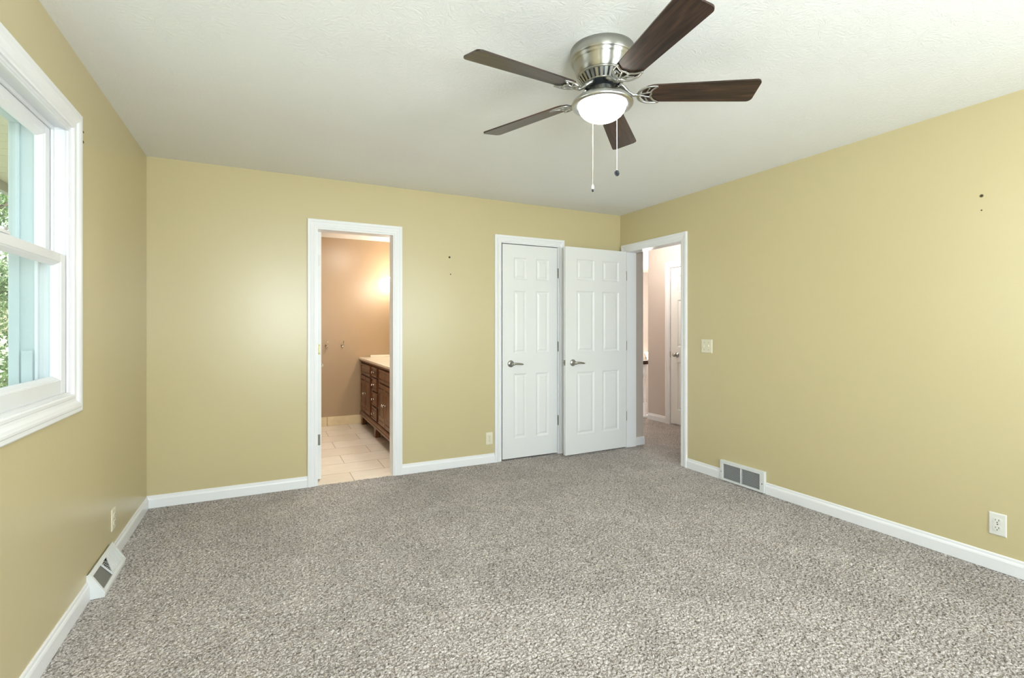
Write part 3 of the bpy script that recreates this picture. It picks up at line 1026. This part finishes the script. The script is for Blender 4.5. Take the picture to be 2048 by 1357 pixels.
e = tag(empty('light_switch', on_right(3.040, 1.094, 0)), 'ivory double toggle switch plate beside the entry doorway', 'light switch')
mb = MB(); prev = None
for ins, h in [(0, 0), (0, 0.003), (0.003, 0.0055), (0.007, 0.0062)]:
    ring = [on_right(3.040 + a * (0.0585 - ins), 1.094 + b * (0.0575 - ins), h) for a, b in ((-1, -1), (1, -1), (1, 1), (-1, 1))]
    if prev: mb.add(prev + ring, [(q, (q + 1) % 4, 4 + (q + 1) % 4, 4 + q) for q in range(4)])
    prev = ring
mb.add(prev, [(0, 1, 2, 3)])
mb.build('cover_plate', M_plate, e, True)
for s, tilt in ((-0.023, 1), (0.023, -1)):
    mb = MB()
    u0 = 3.040 + s
    mb.prism([(u0 - 0.005, 1.082), (u0 + 0.005, 1.082), (u0 + 0.005, 1.106), (u0 - 0.005, 1.106)], on_right, 0.005, 0.0068)
    mb.add([on_right(u0 + a * 0.0042, 1.094 + b * 0.007 + (tilt * 0.008 if h > 0.01 else 0), h) for h in (0.006, 0.017) for a, b in ((-1, -1), (1, -1), (1, 1), (-1, 1))],
           [(0, 1, 2, 3), (4, 5, 6, 7), (0, 1, 5, 4), (1, 2, 6, 5), (2, 3, 7, 6), (3, 0, 4, 7)])
    mb.build('toggle', M_plate, e, True)
    for dv in (-0.03, 0.03):
        mb = MB(); mb.prism([(u0 + 0.0032 * math.cos(t * PI / 6), 1.094 + dv + 0.0032 * math.sin(t * PI / 6)) for t in range(12)], on_right, 0.0055, 0.0075)
        mb.build('screw', M_hinge, e, True)

# baseboard grille in the right wall
e = tag(empty('return_air_grille', (XR, 2.681, 0)), 'white louvred return air grille set in the right wall baseboard', 'air vent')
y0, y1, z0, z1, hh = 2.480, 2.884, 0.004, 0.166, 0.026
iy0, iy1, iz0, iz1 = y0 + 0.040, y1 - 0.030, z0 + 0.016, z1 - 0.026
mb = MB()
frame_of(mb, [(0, 0.012), (0, hh - 0.002), (0.002, hh), (0.010, hh)] + [(0.012, hh), (0.012, 0)], on_right, iy0, iy1, iz0, iz1, True)
for a, b, c, d_ in [(y0, iy0 - 0.010, z0, z1), (iy1 + 0.010, y1, z0, z1), (iy0 - 0.012, iy1 + 0.012, iz1 + 0.010, z1), (iy0 - 0.012, iy1 + 0.012, z0, iz0 - 0.010)]:
    mb.box(XR - hh, XR, a, b, c, d_, 0.002)
mb.build('vent_frame', M_vent, e, True)
mb = MB(); mb.prism([(iy0 - 0.010, iz0 - 0.010), (iy1 + 0.010, iz0 - 0.010), (iy1 + 0.010, iz1 + 0.010), (iy0 - 0.010, iz1 + 0.010)], on_right, 0.0, 0.004)
mb.build('duct_shade_plate', M_vent_shadow, e, True)  # flat plate on the wall, coloured as the shaded duct
mb = MB()
ns = 15
for k in range(ns):
    zc = iz0 + (iz1 - iz0) * (k + 0.5) / ns
    mb.add([on_right(u, zc + dz, h) for u in (iy0, iy1) for h, dz in ((0.022, 0.0006), (0.022, 0.0018), (0.006, -0.0030), (0.006, -0.0042))],
           [(0, 1, 2, 3), (4, 7, 6, 5), (0, 4, 5, 1), (1, 5, 6, 2), (2, 6, 7, 3), (3, 7, 4, 0)])
mb.build('louvres', M_vent, e, True)
mb = MB(); mb.box(XR - 0.025, XR - 0.004, (iy0 + iy1) / 2 - 0.003, (iy0 + iy1) / 2 + 0.003, iz0, iz1)
mb.build('divider', M_vent, e, True)
for u in (y0 + 0.018, y1 - 0.012):
    mb = MB(); mb.prism([(u + 0.004 * math.cos(t * PI / 6), 0.072 + 0.004 * math.sin(t * PI / 6)) for t in range(12)], on_right, hh - 0.001, hh + 0.0015)
    mb.build('screw', M_hinge if u > 2.6 else M_black, e, True)

# wedge register on the left wall
e = tag(empty('floor_register', (XL, 3.09, 0)), 'white wedge shaped baseboard register below the window wall', 'air vent')
ry0, ry1 = 2.900, 3.285
pf = [(0, 0), (0.066, 0), (0.068, 0.018), (0.064, 0.024), (0.012, 0.112), (0.0, 0.114)]      # (off the wall, height)
mb = MB()
for a, b in ((ry0 + 0.0012, ry0 + 0.005), (ry1 - 0.005, ry1 - 0.0012)):
    mb.add([(XL + h, u, z) for u in (a, b) for h, z in pf], [tuple(range(6))[::-1], tuple(range(6, 12))] + [(i, (i + 1) % 6, 6 + (i + 1) % 6, 6 + i) for i in range(6)])
mb.box(XL, XL + 0.0675, ry0 + 0.005, ry1 - 0.005, 0.0, 0.018)
mb.build('register_body', M_vent, e, True)
# sloping face: s runs down the slope
S0, S1 = Vector((0.012, 0.113)), Vector((0.066, 0.021))
SL = (S1 - S0).length
nrm = Vector((S0.y - S1.y, S1.x - S0.x)).normalized()


def slope(u, s, h):
    p = S0 + (S1 - S0) * (s / SL) + nrm * h
    return (XL + p.x, u, p.y)


mb = MB()
bw = 0.014
for a, b, c, d_ in [(ry0, ry1, -0.006, bw), (ry0, ry1, SL - bw, SL + 0.003), (ry0, ry0 + bw, bw, SL - bw), (ry1 - bw, ry1, bw, SL - bw)]:
    mb.prism([(a, c), (b, c), (b, d_), (a, d_)], slope, -0.004, 0.003)
mb.prism([(3.040, bw), (3.048, bw), (3.080, SL - bw), (3.072, SL - bw)], slope, -0.003, 0.0025)
mb.prism([(3.138, bw), (3.145, bw), (3.088, SL - bw), (3.081, SL - bw)], slope, -0.003, 0.0024)
mb.build('register_face', M_vent, e, True)
mb = MB(); mb.prism([(ry0 + 0.006, 0.004), (ry1 - 0.006, 0.004), (ry1 - 0.006, SL - 0.004), (ry0 + 0.006, SL - 0.004)], slope, -0.022, -0.018)
mb.build('register_shade_plate', M_black, e, True)  # black plate under the fins; the hollow's shade put into its colour
mb = MB(); mb.prism([(ry0 + bw, bw), (3.042, bw), (3.074, SL - bw), (ry0 + bw, SL - bw)], slope, -0.008, -0.005)
mb.build('damper_plate', M_gray, e, True)
mb = MB()                                   # fan of curved fins in the middle
for k in range(9):
    rr = 0.016 + k * 0.0085
    pts = []
    for t in range(9):
        a = math.radians(-12 - t * 19)
        u, s = 3.072 + rr * math.cos(a) * 0.95, bw + 0.078 + rr * math.sin(a)
        lo_u = 3.047 + (s - bw) / (SL - 2 * bw) * 0.032
        hi_u = 3.139 - (s - bw) / (SL - 2 * bw) * 0.057
        if lo_u < u < hi_u and bw < s < SL - bw:
            pts.append(slope(u, s, -0.001))
    if len(pts) > 1:
        mb.tube(pts, 0.0016, 6)
mb.build('curved_fins', M_vent, e, True)
mb = MB()                                   # straight fins at the far end
for k in range(17):
    u = 3.092 + k * 0.0105
    sa = bw if u > 3.141 else bw + (SL - 2 * bw) * (3.141 - u) / 0.057
    sb = SL - bw
    if u < ry1 - bw and sa < sb - 0.004:
        mb.prism([(u, sa), (u + 0.0062, sa), (u + 0.0062, sb), (u, sb)], slope, -0.006, 0.001)
mb.build('straight_fins', M_vent, e, True)
mb = MB(); mb.box(XL + 0.028, XL + 0.044, ry1, ry1 + 0.010, 0.030, 0.042, 0.002)
mb.build('damper_lever', M_vent, e, True)


def anchor(fn, u, v, r, label, group=None):
    mb = MB()
    ring = lambda rr, h: [fn(u + rr * math.cos(t * PI / 8), v + rr * math.sin(t * PI / 8), h) for t in range(16)]
    prev = ring(r, 0.0)
    for rr, h in ((r, 0.0012), (r * 0.75, 0.0018), (r * 0.45, 0.0012)):
        cur = ring(rr, h)
        mb.add(prev + cur, [(i, (i + 1) % 16, 16 + (i + 1) % 16, 16 + i) for i in range(16)])
        prev = cur
    o = mb.build('wall_anchor', M_anchor)
    mid = Vector(fn(u, v, 0))
    for p in o.data.vertices: p.co -= mid
    o.location = mid
    tag(o, label, 'wall anchor', group)
    mb = MB(); mb.add([Vector(fn(u + r * 0.5 * math.cos(t * PI / 8), v + r * 0.5 * math.sin(t * PI / 8), 0.0011)) - mid for t in range(16)], [tuple(range(16))])
    mb.build('screw_hole', M_black, o)


anchor(on_back, 1.470, 1.879, 0.0095, 'larger upper wall anchor between bathroom and closet doorways', 'wall anchors')
anchor(on_back, 1.480, 1.728, 0.0058, 'smaller lower wall anchor between bathroom and closet doorways', 'wall anchors')
anchor(on_right, 1.229, 1.947, 0.0085, 'olive anchor high on the right wall near the picture edge, the darker one', 'wall anchors')
anchor(on_right, 1.229, 1.871, 0.0038, 'tiny faint nail hole just below the olive anchor on right wall', 'wall anchors')
anchor(on_left, 2.858, 2.134, 0.0055, 'upper small hole beside top corner of the window casing', 'wall anchors')
anchor(on_left, 2.858, 2.089, 0.0065, 'lower small hole beside top corner of the window casing', 'wall anchors')

# ---------------------------------------------------------------- bathroom
VX, VY0, VY1, VTOP = 1.128, 4.83, 6.655, 0.835
van = tag(empty('vanity_cabinet', (1.4, 5.74, 0)), 'dark cherry wood bathroom vanity with chrome knobs against brown wall', 'vanity cabinet')
mb = MB()
mb.box(VX + 0.004, 1.664, VY0 + 0.01, VY1 - 0.002, 0.115, VTOP)
for a, b in ((VY0 + 0.008, VY0 + 0.034), (5.500, 5.590), (5.900, 5.975), (VY1 - 0.04, VY1)):
    mb.box(VX, VX + 0.02, a, b, 0.118, VTOP - 0.001)
mb.build('cabinet_body', M_vanity, van, True)
mb = MB()
n5 = [(0, 0.118), (-0.022, 0.118), (-0.024, 0.138), (-0.018, 0.150), (-0.016, 0.168), (-0.008, 0.180), (0, 0.184)]
mb.add([(VX + h, u, z) for u in (VY0, VY1) for h, z in n5], [tuple(range(7))[::-1], tuple(range(7, 14))] + [(i, (i + 1) % 7, 7 + (i + 1) % 7, 7 + i) for i in range(7)])
n6 = [(0, 0.800), (-0.006, 0.806), (-0.018, 0.822), (-0.020, VTOP), (0, VTOP)]
mb.add([(VX + h, u, z) for u in (VY0, VY1) for h, z in n6], [tuple(range(5))[::-1], tuple(range(5, 10))] + [(i, (i + 1) % 5, 5 + (i + 1) % 5, 5 + i) for i in range(5)])
mb.build('moulding', M_vanity, van, True)
for a, b, sg in ((VY1 - 0.11, VY1, -1), (5.70, 5.80, -1), (VY0 + 0.005, VY0 + 0.105, 1)):
    mb = MB()
    lower, upper = (a + 0.01, b - 0.01), (a, b)
    pl = [(lower[0] + 0.012, 0.0), (lower[1] - 0.006, 0.0), (upper[1], 0.118), (upper[0] - 0.03, 0.118), (upper[0] + 0.004, 0.075)]
    mb.prism(pl, lambda u, v, h: (VX - 0.008 + h, u, v), 0, 0.06)
    mb.build('foot', M_vanity, van, True)


def knob(parent, y, z, x):
    mb = MB()
    m = Matrix.Translation((x, y, z)) @ Matrix.Rotation(-PI / 2, 4, 'Y')
    mb.lathe([(0.0, 0.0), (0.009, 0.0), (0.0075, 0.004), (0.005, 0.009), (0.0055, 0.014), (0.012, 0.019), (0.0145, 0.025), (0.012, 0.031), (0.0, 0.033)], m, 16)
    o = mb.build('knob', M_chrome, parent)
    for p in o.data.vertices: p.co -= van.location
    return o


def front(name, y0, y1, z0, z1, panel=0.022, knobs=(), arch=False):
    """a raised-panel front: flat frame, groove, lifted field"""
    mb = MB()
    prev = None
    seq = [(0, 0.0), (0, -0.016), (0.003, -0.019), (panel, -0.019), (panel + 0.006, -0.010), (panel + 0.012, -0.010), (panel + 0.024, -0.017)]
    for ins, h in seq:
        if ins * 2 > min(y1 - y0, z1 - z0) - 0.004:
            break
        ring = [(VX + h, y0 + ins, z0 + ins), (VX + h, y1 - ins, z0 + ins), (VX + h, y1 - ins, z1 - ins), (VX + h, y0 + ins, z1 - ins)]
        if prev: mb.add(prev + ring, [(q, (q + 1) % 4, 4 + (q + 1) % 4, 4 + q) for q in range(4)])
        prev = ring
    mb.add(prev, [(0, 1, 2, 3)])
    if arch:                                # scooped shoulders where the field meets the rails
        for zc, s in ((z1 - panel - 0.01, -1), (z0 + panel + 0.01, 1)):
            mb.box(VX - 0.020, VX - 0.012, y0 + panel * 0.6, y1 - panel * 0.6, min(zc, zc + s * 0.045), max(zc, zc + s * 0.045), 0.002)
    o = mb.build(name, M_vanity, van, True)
    for ky, kz in knobs:
        knob(o, ky, kz, VX - 0.019)
    return o


front('false_front', 5.985, 6.605, 0.660, 0.795)
front('false_front', 4.870, 5.490, 0.660, 0.795)
for y0, y1, ky in ((6.300, 6.605, 6.325), (5.985, 6.292, 6.267), (5.184, 5.490, 5.209), (4.870, 5.176, 5.151)):
    front('door', y0, y1, 0.20, 0.645, 0.045, [(ky, 0.44)], True)
for z0, z1 in ((0.690, 0.795), (0.530, 0.672), (0.362, 0.512), (0.200, 0.344)):
    front('drawer', 5.600, 5.890, z0, z1, 0.016, [(5.66 + 0.085, (z0 + z1) / 2)])

top = tag(empty('vanity_countertop', (1.4, 5.86, VTOP)), 'cream marble countertop with raised splash on the cherry vanity', 'countertop')
mb = MB(); mb.box(1.098, 1.664, 4.80, 6.676, VTOP, 0.864, 0.006, 3)
mb.build('slab', M_marble, top, True)
mb = MB(); mb.box(1.24, 1.664, 6.655, 6.681, 0.864, 0.890, 0.004); mb.box(1.64, 1.664, 4.80, 6.655, 0.864, 0.955, 0.004)
mb.build('splash', M_marble, top, True)

for x, lab in ((0.700, 'chrome robe hook on brown bathroom wall, the one nearer the open door'), (0.892, 'chrome robe hook on brown bathroom wall, the one nearer the vanity')):
    e = tag(empty('robe_hook', (x, 6.682, 1.02)), lab, 'robe hook', 'robe hooks in the bathroom')
    mb = MB(); mb.lathe([(0, 0), (0.020, 0), (0.020, 0.004), (0.014, 0.008), (0, 0.009)], Matrix.Translation((x, 6.682, 1.02)) @ Matrix.Rotation(PI / 2, 4, 'X') @ Matrix.Scale(1.3, 4, (0, 1, 0)), 20)
    mb.build('base_plate', M_chrome, e, True)
    mb = MB()
    mb.tube([(x, 6.675, 1.025), (x, 6.650, 1.030), (x + 0.004, 6.632, 1.050), (x + 0.008, 6.626, 1.072)], [0.006, 0.005, 0.0045, 0.0045], 8)
    mb.lathe([(0, -0.008), (0.006, -0.006), (0.0085, 0), (0.006, 0.006), (0, 0.008)], Matrix.Translation((x + 0.009, 6.625, 1.078)), 12)
    mb.build('upper_prong', M_chrome, e, True)
    mb = MB()
    mb.tube([(x, 6.675, 1.015), (x, 6.655, 1.000), (x - 0.002, 6.640, 0.985), (x - 0.006, 6.625, 0.990), (x - 0.008, 6.620, 1.003)], [0.006, 0.006, 0.0065, 0.006, 0.005], 8)
    mb.lathe([(0, -0.009), (0.007, -0.006), (0.010, 0), (0.007, 0.006), (0, 0.009)], Matrix.Translation((x - 0.008, 6.619, 1.008)), 12)
    mb.build('lower_prong', M_chrome, e, True)

# lit sconces over the vanity; only the edge of the far one shows past the door casing
SX, SZ = 1.505, 1.83
for SY, lab in ((6.46, 'lit white wall sconce above the far end of bathroom vanity, half hidden by door casing'),
                (5.26, 'lit white wall sconce above the near end of bathroom vanity')):
    e = tag(empty('wall_sconce', (1.664, SY, 1.70)), lab, 'wall lamp', 'bathroom wall sconces')
    mb = MB(); mb.lathe([(0, 0), (0.055, 0), (0.052, 0.010), (0.03, 0.018), (0, 0.02)], Matrix.Translation((1.664, SY, 1.70)) @ Matrix.Rotation(-PI / 2, 4, 'Y'), 24)
    mb.build('back_plate', M_brass, e, True)
    mb = MB(); mb.tube([(1.65, SY, 1.70), (1.58, SY, 1.68), (1.52, SY, 1.69), (SX, SY, 1.73), (SX, SY, 1.76)], [0.009, 0.008, 0.008, 0.009, 0.016], 10)
    mb.build('arm', M_brass, e, True)
    mb = MB(); mb.lathe([(0.0, -0.075), (0.028, -0.07), (0.040, -0.05), (0.050, -0.01), (0.060, 0.035), (0.074, 0.075), (0.071, 0.075), (0.056, 0.035), (0.046, -0.01), (0.03, -0.055), (0, -0.06)], Matrix.Translation((SX, SY, SZ)), 32)
    mb.build('lamp_shade', M_sconce if SY > 6 else M_sconce_bright, e, True)

BLX, BLY = 1.03, 5.25
e = tag(empty('bathroom_ceiling_light', (BLX, BLY, 2.40)), 'round white flush light on the bathroom ceiling', 'ceiling light')
mb = MB(); mb.lathe([(0, 0), (0.20, 0), (0.20, -0.02), (0.19, -0.024)], Matrix.Translation((BLX, BLY, 2.40)), 40)
mb.build('light_base', M_white_plate, e, True)
mb = MB(); mb.lathe([(0.19, -0.02), (0.18, -0.04), (0.13, -0.06), (0.06, -0.07), (0, -0.072)], Matrix.Translation((BLX, BLY, 2.40)), 40)
mb.build('diffuser', mat_emit('lit_bath_diffuser', (255, 251, 244), 62), e, True)

# ---------------------------------------------------------------- hallway
rail = tag(empty('stair_railing', (4.17, 5.35, 0)), 'white turned baluster railing with dark brown handrail at the hallway end', 'railing')
mb = MB()
hp = [(-0.030, 0.742), (0.030, 0.742), (0.030, 0.752), (0.034, 0.770), (0.026, 0.792), (0.0, 0.798), (-0.026, 0.792), (-0.034, 0.770), (-0.030, 0.752)]
mb.add([(x, 5.35 + a, z) for x in (3.64, 4.815) for a, z in hp], [tuple(range(9))[::-1], tuple(range(9, 18))] + [(i, (i + 1) % 9, 9 + (i + 1) % 9, 9 + i) for i in range(9)])
mb.build('handrail', M_railwood, rail, True)
mb = MB(); mb.box(3.64, 4.825, 5.31, 5.39, 0.0, 0.03, 0.004)
mb.build('bottom_rail', M_trim, rail, True)
bp_ = [(0.0, 0), (0.030, 0)]
for i in range(9):
    x = 4.742 - i * 0.115
    mb = MB()
    s = 0.019
    mb.box(x - s, x + s, 5.35 - s, 5.35 + s, 0.03, 0.205, 0.002)
    mb.box(x - s, x + s, 5.35 - s, 5.35 + s, 0.60, 0.742, 0.002)
    mb.lathe([(0.019, 0.205), (0.013, 0.215), (0.019, 0.228), (0.014, 0.242), (0.018, 0.27), (0.019, 0.31), (0.016, 0.38), (0.012, 0.47), (0.010, 0.53), (0.015, 0.545), (0.011, 0.56), (0.017, 0.58), (0.019, 0.60)],
             Matrix.Translation((x, 5.35, 0)), 16)
    mb.build('baluster', M_trim, rail, True)
e = tag(empty('stairwell_sconce', (4.6, 8.3, 0.5)), 'small cream flared wall sconce seen above the dark handrail', 'wall lamp')
sx = 7.36
e.location = (sx, 8.3, 0.62)
mb = MB(); mb.lathe([(0, 0), (0.02, 0), (0.018, 0.008), (0, 0.01)], Matrix.Translation((sx + 0.03, 8.3, 0.60)) @ Matrix.Rotation(PI / 2, 4, 'X'), 20)
mb.tube([(sx + 0.03, 8.295, 0.60), (sx + 0.01, 8.24, 0.60)], 0.008)
mb.build('bracket', M_brass, e, True)
mb = MB(); mb.lathe([(0.0, -0.075), (0.030, -0.07), (0.036, -0.03), (0.048, 0.02), (0.075, 0.065), (0.09, 0.085), (0.086, 0.085), (0.06, 0.04), (0.03, -0.05), (0, -0.06)], Matrix.Translation((sx, 8.20, 0.635)), 28)
mb.build('lamp_shade', mat_emit('lit_cream_shade', (255, 246, 224), 1.3), e, True)
e = tag(empty('hallway_ceiling_light', (4.12, 4.72, H)), 'round white flush light on the hallway ceiling', 'ceiling light')
mb = MB(); mb.lathe([(0, 0), (0.16, 0), (0.16, -0.02), (0.15, -0.024)], Matrix.Translation((4.12, 4.72, H)), 40)
mb.build('light_base', M_white_plate, e, True)
mb = MB(); mb.lathe([(0.15, -0.02), (0.145, -0.045), (0.11, -0.07), (0.05, -0.085), (0, -0.088)], Matrix.Translation((4.12, 4.72, H)), 40)
mb.build('diffuser', mat_emit('lit_hall_diffuser', (255, 234, 212), 8), e, True)
point_light('hallway_bulb', (4.12, 4.72, H - 0.16), 21, (1.0, 0.94, 0.87), 0.08)
point_light('stairwell_fill', (6.2, 6.9, 1.6), 170, (1.0, 0.93, 0.84), 0.12)  # bare point light added to brighten the stairwell, no fixture built

# ---------------------------------------------------------------- outside the left window
e = tag(empty('porch_eave', (-1.3, 3.0, 2.303)), 'white grooved soffit with grey fascia hanging outside the window top', 'eave')
mb = MB()
k = 0
yy = -2.0
while yy < 6.9:
    mb.box(-1.69, -0.884, yy + 0.006, yy + 0.152, 2.303, 2.318)
    mb.box(-1.69, -0.884, yy, yy + 0.006, 2.312, 2.318)
    yy += 0.152
mb.build('soffit', M_siding, e, True)
mb = MB(); mb.box(-1.72, -1.68, -2.0, 6.95, 2.235, 2.50)
mb.build('fascia', M_fascia, e, True)
mb = MB(); mb.box(-1.72, -0.884, -2.0, 6.95, 2.318, 2.52)
mb.build('eave_roof', M_fascia, e, True)

GZ = -1.6
mb = MB(); mb.box(-300, -0.9, -200, 300, GZ - 0.1, GZ)
struct(mb, 'ground_lawn', M_lawn, 'sunlit lawn below the window', 'lawn')
mb = MB(); mb.box(-60, -2.4, 17.0, 21.0, GZ, GZ + 0.02)
struct(mb, 'street', M_street, 'pale driveway strip beyond the trees', 'street')

rnd = random.Random(5)


def tree(x, y, h, cr, leaf_m, nleaf, label, low=0.25, ls=0.062):
    root = tag(empty('tree', (x, y, GZ)), label, 'tree', 'trees outside the window')
    mb = MB()
    mb.tube([(0, 0, 0), (0.05, 0.02, h * 0.25), (-0.04, 0.05, h * 0.5), (0.02, 0, h * 0.85)], [0.17, 0.13, 0.10, 0.03], 10)
    tips = []
    for q in range(14):
        a = rnd.uniform(0, 2 * PI); z = h * rnd.uniform(low, 0.75); L = cr * rnd.uniform(0.6, 0.95)
        tip = (L * math.cos(a), L * math.sin(a), z + L * rnd.uniform(0.1, 0.55))
        mb.tube([(0, 0, z), (tip[0] * 0.5, tip[1] * 0.5, z + (tip[2] - z) * 0.35), tip], [0.06, 0.04, 0.012], 6)
        tips.append(Vector(tip)); tips.append(Vector((tip[0] * .55, tip[1] * .55, (z + tip[2]) / 2)))
    tips.append(Vector((0, 0, h * 0.9)))
    mb.build('trunk', M_bark, root)
    vs, fs = [], []
    for q in range(nleaf):
        c = rnd.choice(tips)
        p = c + Vector((rnd.gauss(0, 1), rnd.gauss(0, 1), rnd.gauss(0, 0.7))) * cr * 0.22
        d1 = Vector((rnd.gauss(0, 1), rnd.gauss(0, 1), rnd.gauss(0, 1))).normalized()
        d2 = d1.cross(Vector((rnd.gauss(0, 1), rnd.gauss(0, 1), rnd.gauss(0, 1)))).normalized()
        s = rnd.uniform(0.7, 1.3) * ls
        o = len(vs)
        vs += [p - d1 * s, p + d2 * s * 0.45, p + d1 * s, p - d2 * s * 0.45]
        fs.append((o, o + 1, o + 2, o + 3))
    mb = MB(); mb.add(vs, fs)
    mb.build('foliage', leaf_m, root)


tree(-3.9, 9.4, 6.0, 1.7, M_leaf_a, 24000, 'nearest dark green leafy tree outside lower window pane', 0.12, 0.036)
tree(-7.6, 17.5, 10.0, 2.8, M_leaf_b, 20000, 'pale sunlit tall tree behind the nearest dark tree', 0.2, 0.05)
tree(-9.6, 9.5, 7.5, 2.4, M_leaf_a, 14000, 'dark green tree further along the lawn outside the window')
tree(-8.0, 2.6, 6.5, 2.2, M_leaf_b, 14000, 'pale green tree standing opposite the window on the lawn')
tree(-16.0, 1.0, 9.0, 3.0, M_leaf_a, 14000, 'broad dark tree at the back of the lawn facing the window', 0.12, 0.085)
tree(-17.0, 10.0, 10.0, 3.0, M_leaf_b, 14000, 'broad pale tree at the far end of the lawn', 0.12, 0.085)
